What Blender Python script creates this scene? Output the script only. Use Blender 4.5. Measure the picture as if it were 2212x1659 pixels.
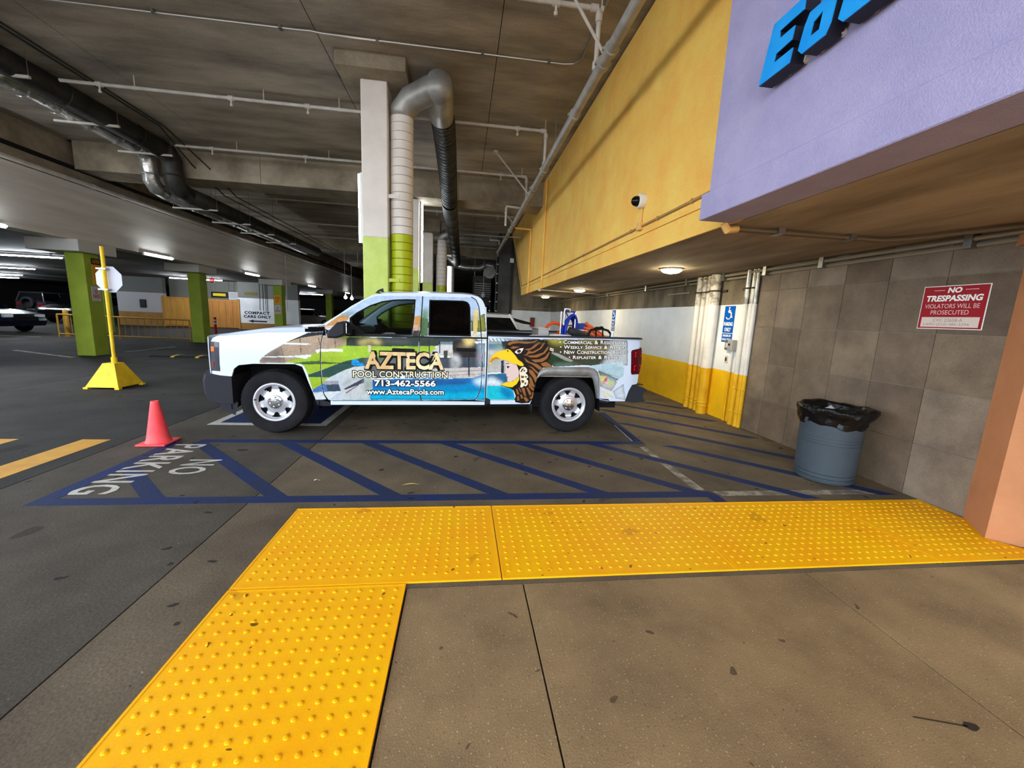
import bpy, math, random
import numpy as np
from mathutils import Vector, Matrix
from mathutils.geometry import delaunay_2d_cdt, tessellate_polygon

for _o in list(bpy.data.objects):
    bpy.data.objects.remove(_o, do_unlink=True)
SC = bpy.context.scene
COL = SC.collection
random.seed(7)

# ---------------------------------------------------------------- camera
cd = bpy.data.cameras.new('camera'); cam = bpy.data.objects.new('camera', cd); COL.objects.link(cam)
cd.sensor_width = 36.0; cd.lens = 863.36 / 2212 * 36; cd.clip_start = 0.05; cd.clip_end = 300
def cam_matrix(yaw, pitch, roll, loc):
    f = Vector((math.sin(yaw)*math.cos(pitch), math.cos(yaw)*math.cos(pitch), -math.sin(pitch)))
    r = Vector((math.cos(yaw), -math.sin(yaw), 0)); u = r.cross(f)
    r2 = math.cos(roll)*r + math.sin(roll)*u; u2 = -math.sin(roll)*r + math.cos(roll)*u
    m = Matrix((r2, u2, -f)).transposed().to_4x4(); m.translation = loc
    return m
cam.matrix_world = cam_matrix(0.128595, 0.164108, 0.044666, Vector((0, 0, 1.5)))
SC.camera = cam

# ---------------------------------------------------------------- world and exposure
SC.view_settings.view_transform = 'Standard'; SC.view_settings.look = 'None'
SC.view_settings.gamma = 1.0; SC.view_settings.use_curve_mapping = False
SC.view_settings.exposure = EXPOSURE = 1.66
W = bpy.data.worlds.new('overcast_sky'); SC.world = W; W.use_nodes = True
_bg = W.node_tree.nodes['Background']
_bg.inputs[0].default_value = (0.84, 0.93, 1.0, 1); _bg.inputs[1].default_value = 2.2

SC.cycles.max_bounces = 7; SC.cycles.diffuse_bounces = 4; SC.cycles.glossy_bounces = 3; SC.cycles.transparent_max_bounces = 10

# ---------------------------------------------------------------- colour and material helpers
def lin(c):
    out = []
    for v in c[:3]:
        v = v / 255.0
        out.append(v/12.92 if v <= 0.04045 else ((v+0.055)/1.055)**2.4)
    return (out[0], out[1], out[2], 1.0)
MATS = {}
def mat(name, c, rough=0.6, metal=0.0, c2=None, scale=4.0, bump=0.0, bscale=40.0, detail=5.0, lo=0.35, hi=0.65,
        spots=None, coat=0.0, stretch=None, spec=0.22, grain=0.0, gscale=160.0):
    """principled with an optional second colour mixed in by noise, voronoi spots and a fine bump"""
    if name in MATS: return MATS[name]
    m = bpy.data.materials.new(name); m.use_nodes = True; nt = m.node_tree; N = nt.nodes; L = nt.links
    b = N['Principled BSDF']
    b.inputs['Base Color'].default_value = lin(c); b.inputs['Roughness'].default_value = rough
    b.inputs['Metallic'].default_value = metal; b.inputs['Specular IOR Level'].default_value = spec
    if coat: b.inputs['Coat Weight'].default_value = coat*0.5; b.inputs['Coat Roughness'].default_value = 0.05
    geo = N.new('ShaderNodeNewGeometry'); vec = geo.outputs['Position']
    if stretch:
        mp = N.new('ShaderNodeMapping'); mp.inputs['Scale'].default_value = stretch
        L.new(vec, mp.inputs['Vector']); vec = mp.outputs[0]
    col = None
    if c2:
        n = N.new('ShaderNodeTexNoise'); n.inputs['Scale'].default_value = scale; n.inputs['Detail'].default_value = detail
        n.inputs['Roughness'].default_value = 0.62
        L.new(vec, n.inputs['Vector'])
        r = N.new('ShaderNodeMapRange'); r.inputs['From Min'].default_value = lo; r.inputs['From Max'].default_value = hi
        L.new(n.outputs['Fac'], r.inputs['Value'])
        mx = N.new('ShaderNodeMix'); mx.data_type = 'RGBA'
        mx.inputs[6].default_value = lin(c); mx.inputs[7].default_value = lin(c2)
        L.new(r.outputs[0], mx.inputs[0]); col = mx.outputs[2]
    for sp in (spots or []):           # (colour, scale, radius, amount)
        v = N.new('ShaderNodeTexVoronoi'); v.inputs['Scale'].default_value = sp[1]; v.inputs['Randomness'].default_value = 1.0; v.voronoi_dimensions = '2D'
        nz = N.new('ShaderNodeTexNoise'); nz.inputs['Scale'].default_value = sp[1]*2.3
        L.new(geo.outputs['Position'], nz.inputs['Vector'])
        ad = N.new('ShaderNodeVectorMath'); ad.operation = 'MULTIPLY_ADD'
        ad.inputs[1].default_value = (0.5/sp[1],)*3
        L.new(nz.outputs['Color'], ad.inputs[0]); L.new(geo.outputs['Position'], ad.inputs[2])
        L.new(ad.outputs[0], v.inputs['Vector'])
        wn = N.new('ShaderNodeSeparateColor'); L.new(v.outputs['Color'], wn.inputs[0])
        rr = N.new('ShaderNodeMath'); rr.operation = 'MULTIPLY_ADD'; rr.inputs[1].default_value = -sp[2]*1.3; rr.inputs[2].default_value = sp[2]
        L.new(wn.outputs[0], rr.inputs[0])
        mxr = N.new('ShaderNodeMath'); mxr.operation = 'MAXIMUM'; mxr.inputs[1].default_value = 0.0005
        L.new(rr.outputs[0], mxr.inputs[0]); rr = mxr
        lt = N.new('ShaderNodeMapRange'); L.new(v.outputs['Distance'], lt.inputs['Value'])
        mu = N.new('ShaderNodeMath'); mu.operation = 'MULTIPLY'; mu.inputs[1].default_value = 0.75
        L.new(rr.outputs[0], mu.inputs[0]); L.new(mu.outputs[0], lt.inputs['From Min']); L.new(rr.outputs[0], lt.inputs['From Max'])
        lt.inputs['To Min'].default_value = sp[3]; lt.inputs['To Max'].default_value = 0.0
        mx = N.new('ShaderNodeMix'); mx.data_type = 'RGBA'
        if col: L.new(col, mx.inputs[6])
        else: mx.inputs[6].default_value = lin(c)
        mx.inputs[7].default_value = lin(sp[0]); L.new(lt.outputs[0], mx.inputs[0]); col = mx.outputs[2]
    if grain:
        n3 = N.new('ShaderNodeTexNoise'); n3.inputs['Scale'].default_value = gscale; n3.inputs['Detail'].default_value = 3
        L.new(geo.outputs['Position'], n3.inputs['Vector'])
        r3 = N.new('ShaderNodeMapRange'); r3.inputs['From Min'].default_value = 0.3; r3.inputs['From Max'].default_value = 0.7
        r3.inputs['To Min'].default_value = 1-grain; r3.inputs['To Max'].default_value = 1+grain
        L.new(n3.outputs['Fac'], r3.inputs['Value'])
        vm = N.new('ShaderNodeVectorMath'); vm.operation = 'SCALE'
        if col: L.new(col, vm.inputs[0])
        else: vm.inputs[0].default_value = lin(c)[:3]
        L.new(r3.outputs[0], vm.inputs['Scale']); col = vm.outputs[0]
    if col: L.new(col, b.inputs['Base Color'])
    if bump:
        n2 = N.new('ShaderNodeTexNoise'); n2.inputs['Scale'].default_value = bscale; n2.inputs['Detail'].default_value = 4
        L.new(vec, n2.inputs['Vector'])
        bp = N.new('ShaderNodeBump'); bp.inputs['Strength'].default_value = bump; bp.inputs['Distance'].default_value = 0.02
        L.new(n2.outputs['Fac'], bp.inputs['Height']); L.new(bp.outputs[0], b.inputs['Normal'])
    MATS[name] = m
    return m
def emit(name, c, strength):
    if name in MATS: return MATS[name]
    m = bpy.data.materials.new(name); m.use_nodes = True; b = m.node_tree.nodes['Principled BSDF']
    b.inputs['Base Color'].default_value = (0.8, 0.8, 0.8, 1)
    b.inputs['Emission Color'].default_value = lin(c); b.inputs['Emission Strength'].default_value = strength
    MATS[name] = m; return m
def glass(name, tint, gloss=0.025, rough=0.02):
    if name in MATS: return MATS[name]
    m = bpy.data.materials.new(name); m.use_nodes = True; nt = m.node_tree; N = nt.nodes; L = nt.links
    N.remove(N['Principled BSDF']); out = N['Material Output']
    t = N.new('ShaderNodeBsdfTransparent'); t.inputs[0].default_value = tint
    g = N.new('ShaderNodeBsdfGlossy'); g.inputs['Roughness'].default_value = rough
    mx = N.new('ShaderNodeMixShader'); mx.inputs[0].default_value = gloss; L.new(t.outputs[0], mx.inputs[1]); L.new(g.outputs[0], mx.inputs[2])
    L.new(mx.outputs[0], out.inputs[0]); MATS[name] = m; return m

# ---------------------------------------------------------------- mesh helpers
class MB:
    def __init__(s): s.v = []; s.f = []; s.mi = []; s.cur = 0
    def add(s, vs, fs):
        o = len(s.v); s.v += [tuple(map(float, p)) for p in vs]; s.f += [tuple(o+i for i in f) for f in fs]; s.mi += [s.cur]*len(fs)
        return s
    def box(s, x0, y0, z0, x1, y1, z1):
        return s.add([(x0,y0,z0),(x1,y0,z0),(x1,y1,z0),(x0,y1,z0),(x0,y0,z1),(x1,y0,z1),(x1,y1,z1),(x0,y1,z1)],
                     [(0,3,2,1),(4,5,6,7),(0,1,5,4),(1,2,6,5),(2,3,7,6),(3,0,4,7)])
    def bbox(s, x0, y0, z0, x1, y1, z1, b=0.01):
        """box with chamfered edges"""
        vs = []; idx = {}
        X = (x0, x1); Y = (y0, y1); Z = (z0, z1)
        for i in (0,1):
            for j in (0,1):
                for k in (0,1):
                    sx, sy, sz = (1,-1)[i], (1,-1)[j], (1,-1)[k]
                    for a in range(3):
                        p = [X[i]+sx*b, Y[j]+sy*b, Z[k]+sz*b]; p[a] -= (sx,sy,sz)[a]*b
                        idx[(i,j,k,a)] = len(vs); vs.append(p)
        I = lambda i,j,k,a: idx[(i,j,k,a)]
        fs = []
        for q in (0,1):
            f = [I(q,0,0,0),I(q,1,0,0),I(q,1,1,0),I(q,0,1,0)]; fs.append(f if q else f[::-1])
            f = [I(0,q,0,1),I(0,q,1,1),I(1,q,1,1),I(1,q,0,1)]; fs.append(f if q else f[::-1])
            f = [I(0,0,q,2),I(1,0,q,2),I(1,1,q,2),I(0,1,q,2)]; fs.append(f if q else f[::-1])
        for i in (0,1):
            for j in (0,1):
                fs.append([I(i,j,0,0),I(i,j,1,0),I(i,j,1,1),I(i,j,0,1)])
                fs.append([I(i,0,j,0),I(i,1,j,0),I(i,1,j,2),I(i,0,j,2)])
                fs.append([I(0,i,j,1),I(1,i,j,1),I(1,i,j,2),I(0,i,j,2)])
                for k in (0,1): fs.append([I(i,j,k,0),I(i,j,k,1),I(i,j,k,2)])
        return s.add(vs, fs)
    def prism(s, poly, fn0, fn1, cap=True):
        """poly: list of 2D points; fn0/fn1 map (a,b) to 3D"""
        n = len(poly); vs = [fn0(*p) for p in poly] + [fn1(*p) for p in poly]
        fs = [(i, (i+1) % n, n+(i+1) % n, n+i) for i in range(n)]
        if cap:
            tri = tessellate_polygon([[Vector((p[0], p[1], 0)) for p in poly]])
            for t in tri: fs.append((t[0], t[1], t[2])); fs.append((n+t[2], n+t[1], n+t[0]))
        return s.add(vs, fs)
    def cyl(s, p0, p1, r0, r1=None, n=16, cap=True):
        r1 = r0 if r1 is None else r1
        p0 = Vector(p0); p1 = Vector(p1); d = (p1-p0).normalized()
        a = d.orthogonal().normalized(); b = d.cross(a)
        vs = []
        for p, r in ((p0, r0), (p1, r1)):
            for i in range(n):
                t = 2*math.pi*i/n; vs.append(p + r*(math.cos(t)*a + math.sin(t)*b))
        fs = [(i, (i+1) % n, n+(i+1) % n, n+i) for i in range(n)]
        if cap: fs += [tuple(range(n))[::-1], tuple(range(n, 2*n))]
        return s.add(vs, fs)
    def tube(s, pts, r, n=10, closed=False, cap=True):
        P = [Vector(p) for p in pts]; m = len(P); R = r if hasattr(r, '__len__') else [r]*m
        vs = []; up = None
        for i, p in enumerate(P):
            if closed: d = (P[(i+1) % m]-P[i-1]).normalized()
            elif i == 0: d = (P[1]-P[0]).normalized()
            elif i == m-1: d = (P[-1]-P[-2]).normalized()
            else: d = ((P[i+1]-p).normalized()+(p-P[i-1]).normalized()).normalized()
            if up is None: up = d.orthogonal().normalized()
            up = (up - d*up.dot(d)).normalized(); b = d.cross(up)
            k = 1.0
            if 0 < i < m-1 and not closed:
                c = (P[i+1]-p).normalized().dot((p-P[i-1]).normalized()); k = 1.0/max(0.6, math.sqrt(max(0.01, (1+c)/2)))
            for j in range(n):
                t = 2*math.pi*j/n; vs.append(p + R[i]*(math.cos(t)*up + math.sin(t)*b)*(k if k < 1.3 else 1.3))
        fs = []
        for i in range(m if closed else m-1):
            for j in range(n):
                a = i*n; c = ((i+1) % m)*n
                fs.append((a+j, a+(j+1) % n, c+(j+1) % n, c+j))
        if cap and not closed: fs += [tuple(range(n))[::-1], tuple(range((m-1)*n, m*n))]
        return s.add(vs, fs)
    def lathe(s, prof, c=(0,0,0), n=32, axis='z', cap=False):
        """prof: (radius, height)"""
        vs = []; m = len(prof)
        for r, h in prof:
            for i in range(n):
                t = 2*math.pi*i/n; x, y = r*math.cos(t), r*math.sin(t)
                if axis == 'z': vs.append((c[0]+x, c[1]+y, c[2]+h))
                elif axis == 'y': vs.append((c[0]+x, c[1]+h, c[2]+y))
                else: vs.append((c[0]+h, c[1]+x, c[2]+y))
        fs = []
        for k in range(m-1):
            for i in range(n):
                f = (k*n+i, k*n+(i+1) % n, (k+1)*n+(i+1) % n, (k+1)*n+i); fs.append(f if axis != 'y' else f[::-1])
        if cap: fs += [tuple(range(n))[::-1], tuple(range((m-1)*n, m*n))]
        return s.add(vs, fs)
    def grid(s, nu, nv, fn):
        vs = [fn(i/(nu-1), j/(nv-1)) for i in range(nu) for j in range(nv)]
        fs = [(i*nv+j, (i+1)*nv+j, (i+1)*nv+j+1, i*nv+j+1) for i in range(nu-1) for j in range(nv-1)]
        return s.add(vs, fs)
    def build(s, name, mats, parent=None, smooth=False, **tags):
        me = bpy.data.meshes.new(name); me.from_pydata(s.v, [], s.f); me.validate()
        for m in (mats if isinstance(mats, (list, tuple)) else [mats]): me.materials.append(m)
        if isinstance(mats, (list, tuple)) and len(me.polygons) == len(s.mi): me.polygons.foreach_set('material_index', s.mi)
        if smooth:
            me.polygons.foreach_set('use_smooth', [True]*len(me.polygons))
            if smooth != 'all':
                try: me.set_sharp_from_angle(angle=math.radians(38))
                except Exception: pass
        me.update()
        return link(bpy.data.objects.new(name, me), parent, **tags)
def link(o, parent=None, label=None, cat=None, group=None, kind=None):
    COL.objects.link(o)
    if parent is not None: o.parent = parent
    if label: o['label'] = label
    if cat: o['category'] = cat
    if group: o['group'] = group
    if kind: o['kind'] = kind
    return o
def thing(name, label, cat, loc=(0,0,0), rz=0.0, group=None, kind=None):
    o = bpy.data.objects.new(name, None); o.empty_display_size = 0.1
    o.location = loc; o.rotation_euler = (0, 0, rz)
    return link(o, None, label, cat, group, kind)
def dup(o, parent=None, loc=None, rz=None, label=None, group=None):
    c = o.copy(); COL.objects.link(c)
    if parent is not None: c.parent = parent
    if loc is not None: c.location = loc
    if rz is not None: c.rotation_euler = (0, 0, rz)
    if label: c['label'] = label
    if group: c['group'] = group
    for ch in [x for x in o.children]: dup(ch, c)
    return c
def fix_normals(o):
    import bmesh
    bm = bmesh.new(); bm.from_mesh(o.data); bmesh.ops.recalc_face_normals(bm, faces=bm.faces[:]); bm.to_mesh(o.data); bm.free()
    return o
def text_mesh(s, size=1.0, bold=0.0, spacing=1.0, shear=0.0, thick=0.0, align='LEFT', line=1.0):
    """text as mesh data in its own xy plane; returns (verts, faces)"""
    cu = bpy.data.curves.new('lettering', 'FONT'); cu.body = s; cu.size = size; cu.offset = bold; cu.space_character = spacing
    cu.shear = shear; cu.align_x = align; cu.fill_mode = 'FRONT'; cu.resolution_u = 3; cu.space_line = line
    o = bpy.data.objects.new('lettering', cu); COL.objects.link(o)
    bpy.context.view_layer.update()
    me = bpy.data.meshes.new_from_object(o.evaluated_get(bpy.context.evaluated_depsgraph_get()))
    vs = [tuple(v.co) for v in me.vertices]; fs = [tuple(p.vertices) for p in me.polygons]
    bpy.data.objects.remove(o); bpy.data.curves.remove(cu); bpy.data.meshes.remove(me)
    return vs, fs
def fit_text(s, w, h, bold=0.0, spacing=1.0, shear=0.0, line=1.0, align='LEFT'):
    """text scaled to fill a w x h rectangle whose lower left corner is the origin"""
    vs, fs = text_mesh(s, 1.0, bold, spacing, shear, line=line, align=align)
    a = np.array(vs)[:, :2]; lo = a.min(0); hi = a.max(0)
    a = (a-lo)/(hi-lo)*np.array([w, h])
    return [tuple(p) for p in a], fs
def subdiv_poly(pts, step):
    out = []
    for i, p in enumerate(pts):
        q = pts[(i+1) % len(pts)]; d = math.hypot(q[0]-p[0], q[1]-p[1]); n = max(1, int(d/step))
        for k in range(n): out.append((p[0]+(q[0]-p[0])*k/n, p[1]+(q[1]-p[1])*k/n))
    return out
def inside(poly, x, y):
    x = np.asarray(x); y = np.asarray(y); r = np.zeros(x.shape, bool); n = len(poly)
    for i in range(n):
        x0, y0 = poly[i]; x1, y1 = poly[(i+1) % n]
        if y0 == y1: continue
        c = ((y0 > y) != (y1 > y)) & (x < (x1-x0)*(y-y0)/(y1-y0)+x0); r ^= c
    return r
def sheet(outer, holes, fn, step=0.08):
    """flat polygon with holes, filled with a grid of points and mapped by fn(a,b) -> 3D"""
    pts = []; edges = []
    for lp in [outer]+list(holes):
        lp = subdiv_poly(lp, step); o = len(pts); pts += lp; edges += [(o+i, o+(i+1) % len(lp)) for i in range(len(lp))]
    a = np.array(pts); lo = a.min(0); hi = a.max(0)
    gx, gy = np.meshgrid(np.arange(lo[0]+step/2, hi[0], step), np.arange(lo[1]+step/2, hi[1], step))
    gx = gx.ravel(); gy = gy.ravel(); k = inside(outer, gx, gy)
    for hl in holes: k &= ~inside(hl, gx, gy)
    d = np.full(gx.shape, 9.0)
    for p in pts: d = np.minimum(d, np.hypot(gx-p[0], gy-p[1]))
    k &= d > step*0.45
    pts = pts + list(zip(gx[k], gy[k]))
    r = delaunay_2d_cdt([Vector(p) for p in pts], edges, [], 0, 1e-5)
    V = [tuple(v) for v in r[0]]; F = []
    cx = np.array([sum(V[i][0] for i in f)/len(f) for f in r[2]]); cy = np.array([sum(V[i][1] for i in f)/len(f) for f in r[2]])
    k = inside(outer, cx, cy)
    for hl in holes: k &= ~inside(hl, cx, cy)
    F = [tuple(f) for f, q in zip(r[2], k) if q]
    return [fn(*v) for v in V], F
# ================================================================ materials of the place
M_FLOOR = mat('floor_concrete', (116,103,85), 0.8, spec=0.18, c2=(76,68,58), scale=1.3, bump=0.12, bscale=60, detail=9, lo=0.3, hi=0.72,
              grain=0.22, gscale=90, spots=[((34,31,28), 2.9, 0.085, 0.85), ((60,54,47), 0.9, 0.10, 0.55), ((170,160,146), 5.3, 0.035, 0.6)])
M_LANE = mat('lane_concrete', (66,64,62), 0.85, spec=0.12, c2=(45,44,43), scale=1.1, bump=0.12, bscale=60, detail=9, lo=0.3, hi=0.72,
              grain=0.2, gscale=70, spots=[((30,29,28), 1.9, 0.07, 0.85), ((38,36,34), 0.5, 0.08, 0.6), ((116,112,106), 4.3, 0.03, 0.5)])
M_POUR = mat('older_concrete', (92,85,76), 0.85, spec=0.15, c2=(62,58,52), scale=1.3, bump=0.12, bscale=60, detail=9, lo=0.3, hi=0.72,
              grain=0.22, gscale=90, spots=[((34,31,28), 2.3, 0.075, 0.85), ((44,40,36), 0.8, 0.08, 0.6), ((140,132,120), 5.3, 0.03, 0.5)])
M_WALK = mat('sidewalk_concrete', (158,132,95), 0.75, spec=0.25, c2=(112,93,67), scale=1.7, bump=0.15, bscale=120, detail=10, lo=0.28, hi=0.72,
             grain=0.2, gscale=220, spots=[((72,58,44), 3.1, 0.05, 0.8), ((200,178,146), 45.0, 0.16, 0.55), ((86,68,52), 38.0, 0.13, 0.6)])
M_JOINT = mat('joint_dirt', (38,34,30), 0.9)
M_CEIL = mat('ceiling_concrete', (196,182,164), 0.85, grain=0.15, gscale=60, c2=(112,104,94), scale=1.0, bump=0.2, bscale=14, detail=8, lo=0.3, hi=0.7, stretch=(0.45,1.6,1))
M_BEAM = mat('beam_concrete', (166,152,130), 0.85, grain=0.15, gscale=60, c2=(124,112,94), scale=1.6, bump=0.2, bscale=25, detail=8)
M_BLOCK = mat('painted_block', (232,226,218), 0.75, c2=(206,200,192), scale=0.7, bump=0.15, bscale=18, stretch=(1,0.4,6))
M_WHITE = mat('white_wall_paint', (232,234,236), 0.6, c2=(212,214,216), scale=1.1, bump=0.05, bscale=60)
M_OCHRE = mat('ochre_wall_paint', (250,198,26), 0.5, c2=(232,180,24), scale=2.2, bump=0.05, bscale=60)
M_RAW = mat('raw_concrete', (142,130,108), 0.85, grain=0.2, gscale=60, c2=(72,64,52), scale=1.8, bump=0.3, bscale=25, detail=9, stretch=(1,1,0.35), lo=0.32, hi=0.66)
M_STUCCO = mat('yellow_stucco', (255,212,108), 0.8, grain=0.06, gscale=90, c2=(252,190,92), scale=2.0, bump=0.35, bscale=90)
M_PURPLE = mat('lavender_stucco', (176,167,202), 0.8, grain=0.05, gscale=120, c2=(162,155,194), scale=2.4, bump=0.3, bscale=110)
M_SOFFIT = mat('soffit_plaster', (172,156,134), 0.85, c2=(128,114,96), scale=1.2, bump=0.2, bscale=20, detail=8, stretch=(2.2,0.5,1))
M_GREEN = mat('lime_paint', (160,178,66), 0.6, c2=(144,164,54), scale=3.0, bump=0.06, bscale=60)
M_COLW = mat('white_column_paint', (236,226,216), 0.6, c2=(222,212,202), scale=2.0, bump=0.05, bscale=60)
M_PEACH = mat('peach_stucco', (196,136,96), 0.8, c2=(186,126,88), scale=3.0, bump=0.25, bscale=110)
M_BROWNW = mat('tan_painted_wall', (160,120,66), 0.7, c2=(146,106,58), scale=2.0)
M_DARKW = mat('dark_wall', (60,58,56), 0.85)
M_DUCT = mat('galvanised_duct', (176,172,164), 0.45, 0.45, c2=(140,136,130), scale=3.0, bump=0.15, bscale=12)
M_DUCTD = mat('dusty_duct', (74,72,68), 0.55, 0.6, c2=(52,50,48), scale=3.0, bump=0.2, bscale=16)
M_FOIL = mat('foil_wrap', (236,234,230), 0.25, 0.75, c2=(176,174,170), scale=6.0, bump=0.9, bscale=11)
M_PIPEW = mat('white_pipe_paint', (206,198,188), 0.5, c2=(186,178,168), scale=5.0)
M_PIPEG = mat('grey_pipe_paint', (178,172,164), 0.45, 0.2, c2=(150,145,138), scale=5.0)
M_STEEL = mat('steel', (150,150,148), 0.35, 0.9)
M_BLACK = mat('black_plastic', (24,24,26), 0.6, spec=0.12)
M_TUBE = emit('fluorescent_tube', (236,246,255), 26.0)
M_LENS = emit('soffit_lamp_lens', (255,236,190), 46.0)
M_HOUSING = mat('lamp_housing', (226,226,222), 0.5)

# ================================================================ floor: a dark bed with the cast slabs lying in it
ZC = 5.35; ZS = 2.36; XF = 2.208; XW = 4.27
floor = MB().box(-48, -24, -0.30, 12, 62, -0.02).build('floor', M_JOINT, kind='structure', label='grey concrete garage floor and tan sidewalk slabs', cat='floor')
def slab(x0, y0, x1, y1, m, g=0.004):
    MB().bbox(x0+g, y0+g, -0.12, x1-g, y1-g, 0.0, 0.0012).build('slab', m, floor)
xs = [-48, -26, -13.5, -7.3, -3.56, -1.61]
ys = [-24, 9.2, 17.9, 62]
for i in range(len(xs)-1):
    for j in range(len(ys)-1): slab(xs[i], ys[j], xs[i+1], ys[j+1], M_LANE if i < 4 or j > 0 else M_POUR)
MB().prism([(-1.606,-24),(-0.276,-24),(-0.276,2.049),(12,2.049),(12,9.196),(-1.606,9.196)], lambda a,b:(a,b,0.0), lambda a,b:(a,b,-0.12)).build('slab', M_FLOOR, floor); slab(-1.61, 9.2, 12, 17.9, M_FLOOR); slab(-1.61, 17.9, 12, 62, M_FLOOR)
for x0, x1 in ((-0.272, 0.38), (0.38, 2.175), (2.175, 12)): slab(x0, -24, x1, 2.045, M_WALK)

# ================================================================ walls on the right
tw = MB().box(4.252, 1.2, 0, 4.55, 5.432, ZS+0.3).build('wall_tiled', mat('tile_grout', (158,148,134), 0.9), kind='structure', label='wall of large brown stone tiles beside the trash can', cat='wall')
tys = [5.432, 5.07, 4.617, 4.12, 3.642, 3.143, 2.66, 2.17, 1.68]; tzs = [0, 0.507, 1.02, 1.525, 2.03, ZS]
tm = [mat('stone_tile_%d' % k, c, 0.6, c2=c2, grain=0.15, gscale=120, scale=2.6, bump=0.15, bscale=30, detail=9, lo=0.3, hi=0.7) for k, (c, c2) in
      enumerate((((134,118,100),(96,83,70)), ((124,108,92),(88,76,64)), ((140,126,110),(104,92,80)), ((116,100,84),(82,70,60))))]
for i in range(len(tys)-1):
    for j in range(5):
        MB().bbox(4.24-random.uniform(0,0.0015), tys[i+1]+0.0025, tzs[j]+0.0025, 4.262, tys[i]-0.0025, tzs[j+1]-0.0025, 0.002).build('tile', random.choice(tm), tw)
def banded(name, label, x0, y0, x1, y1, bands):
    mb = MB(); ms = []
    for k, (z0, z1, m) in enumerate(bands):
        mb.cur = k; mb.box(x0, y0, z0, x1, y1, z1); ms.append(m)
    return mb.build(name, ms, kind='structure', label=label, cat='wall')
banded('wall_right', 'white and ochre painted side wall under a raw concrete band', XW, 5.434, XW+0.3, 19.5, ((0,0.80,M_OCHRE),(0.80,1.858,M_WHITE),(1.858,ZC,M_RAW)))
banded('wall_back', 'end wall with white paint below bare concrete', 2.32, 19.5, XW, 19.8, ((0,0.5,M_OCHRE),(0.5,1.867,M_WHITE),(1.867,ZC,M_RAW)))
MB().box(1.60, 19.42, 0, 2.318, 20.6, ZC).build('wall_pier', mat('grey_pier', (92,90,86), 0.8, c2=(72,70,66), scale=1.5), kind='structure', label='dark grey concrete pier at the end wall', cat='wall')
MB().box(2.2, 19.40, 0.0, 2.32, 19.42, ZC).build('trim_1', M_DARKW, kind='structure', label='dark vertical joint strip on the grey pier', cat='trim')
MB().box(12, -24, 0, 12.3, 2.0, 9).build('wall_store', M_PEACH, kind='structure', label='peach wall of the store entrance', cat='wall')

# fascia over the recess: yellow stucco with a sloping far end, split by a reveal groove
fas_up = [(3.16,2.602),(15.70,2.602),(15.79,2.70),(18.2,4.547),(18.86,4.94),(19.5,5.33),(3.16,5.33)]
fas_lo = [(3.16,2.36),(15.59,2.36),(15.66,2.59),(3.16,2.59)]
fw = MB().prism([(3.1,2.37),(15.58,2.37),(15.77,2.7),(18.18,4.55),(18.85,4.95),(19.45,5.33),(3.1,5.33)], lambda a,b:(XF+0.012,a,b), lambda a,b:(XF+0.25,a,b)).build('wall_fascia', mat('groove_shade', (206,156,74), 0.9), kind='structure', label='yellow stucco fascia above the side recess', cat='wall')  # backing darker than the stucco: the groove's shade is put into its colour
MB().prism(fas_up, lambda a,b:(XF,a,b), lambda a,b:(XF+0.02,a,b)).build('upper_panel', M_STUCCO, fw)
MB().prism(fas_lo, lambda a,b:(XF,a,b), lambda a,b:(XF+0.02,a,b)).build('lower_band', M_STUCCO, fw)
MB().prism([(-8,2.36),(15.59,2.36),(15.79,2.70),(19.5,5.3),(19.5,5.5),(15.6,2.9),(-8,2.5)], lambda a,b:(XF+0.02,a,b), lambda a,b:(XW,a,b)).build('ceiling_soffit', M_SOFFIT, kind='structure', label='low brown plaster soffit over the recess', cat='soffit')

# lavender sign wall hanging at the near end of the fascia
sw = MB().box(1.929, -9, 2.561, XF+0.3, 3.18, 6.6).build('wall_sign', M_PURPLE, kind='structure', label='lavender stucco wall carrying the blue letters', cat='wall')
MB().bbox(1.921, -9, 2.36, 2.222, 3.28, 2.561, 0.006).build('drip_band', M_PURPLE, sw)

# ceilings, beam and the long block beam on the left
ceil = MB().box(-10.2, -4.0, ZC+0.006, 4.6, 62, ZC+0.5).build('ceiling', M_JOINT, kind='structure', label='brown bare concrete garage ceiling', cat='ceiling')
cx = [-9.9, -6.0, -2.14, 0.42, 4.6]
for i in range(4):
    for y0, y1 in ((-4.0, 12.0), (12.9, 23.0), (23.9, 62)):
        MB().box(cx[i]+0.006, y0, ZC, cx[i+1]-0.006, y1, ZC+0.02).build('ceiling_panel', M_CEIL, ceil)
for y0, z0 in ((12.0, 4.685), (23.0, 4.75)):
    bmn = MB(); 
    for a, b in ((-9.7,-5.36), (-5.35,-0.2), (-0.19, XF)): bmn.box(a, y0, z0, b, y0+0.9, ZC+0.01)
    bmn.build('ceiling_beam', M_BEAM, kind='structure', label='deep concrete cross beam %s' % ('behind the third sprinkler line' if y0 < 13 else 'far back in the garage'), cat='beam')
MB().box(-10.2, 9.2, 2.95, -9.70, 62, 4.33).build('wall_left', M_BLOCK, kind='structure', label='long off-white block beam above the lime columns', cat='wall')
MB().box(-10.2, 9.2, 4.33, -9.86, 62, ZC+0.02).build('wall_left_upper', M_BEAM, kind='structure', label='bare concrete strip between block beam and ceiling', cat='wall')
MB().box(-48, 9.2, 2.99, -10.0, 62, 3.3).build('ceiling_low', mat('low_ceiling', (120,118,114), 0.85, c2=(92,90,88), scale=0.8), kind='structure', label='low ceiling of the darker parking deck', cat='ceiling')
MB().box(-48.3, 8.9, 0, -48, 62, 3.3).build('wall_far_left', M_DARKW, kind='structure', label='dark far wall of the low deck', cat='wall')
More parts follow.
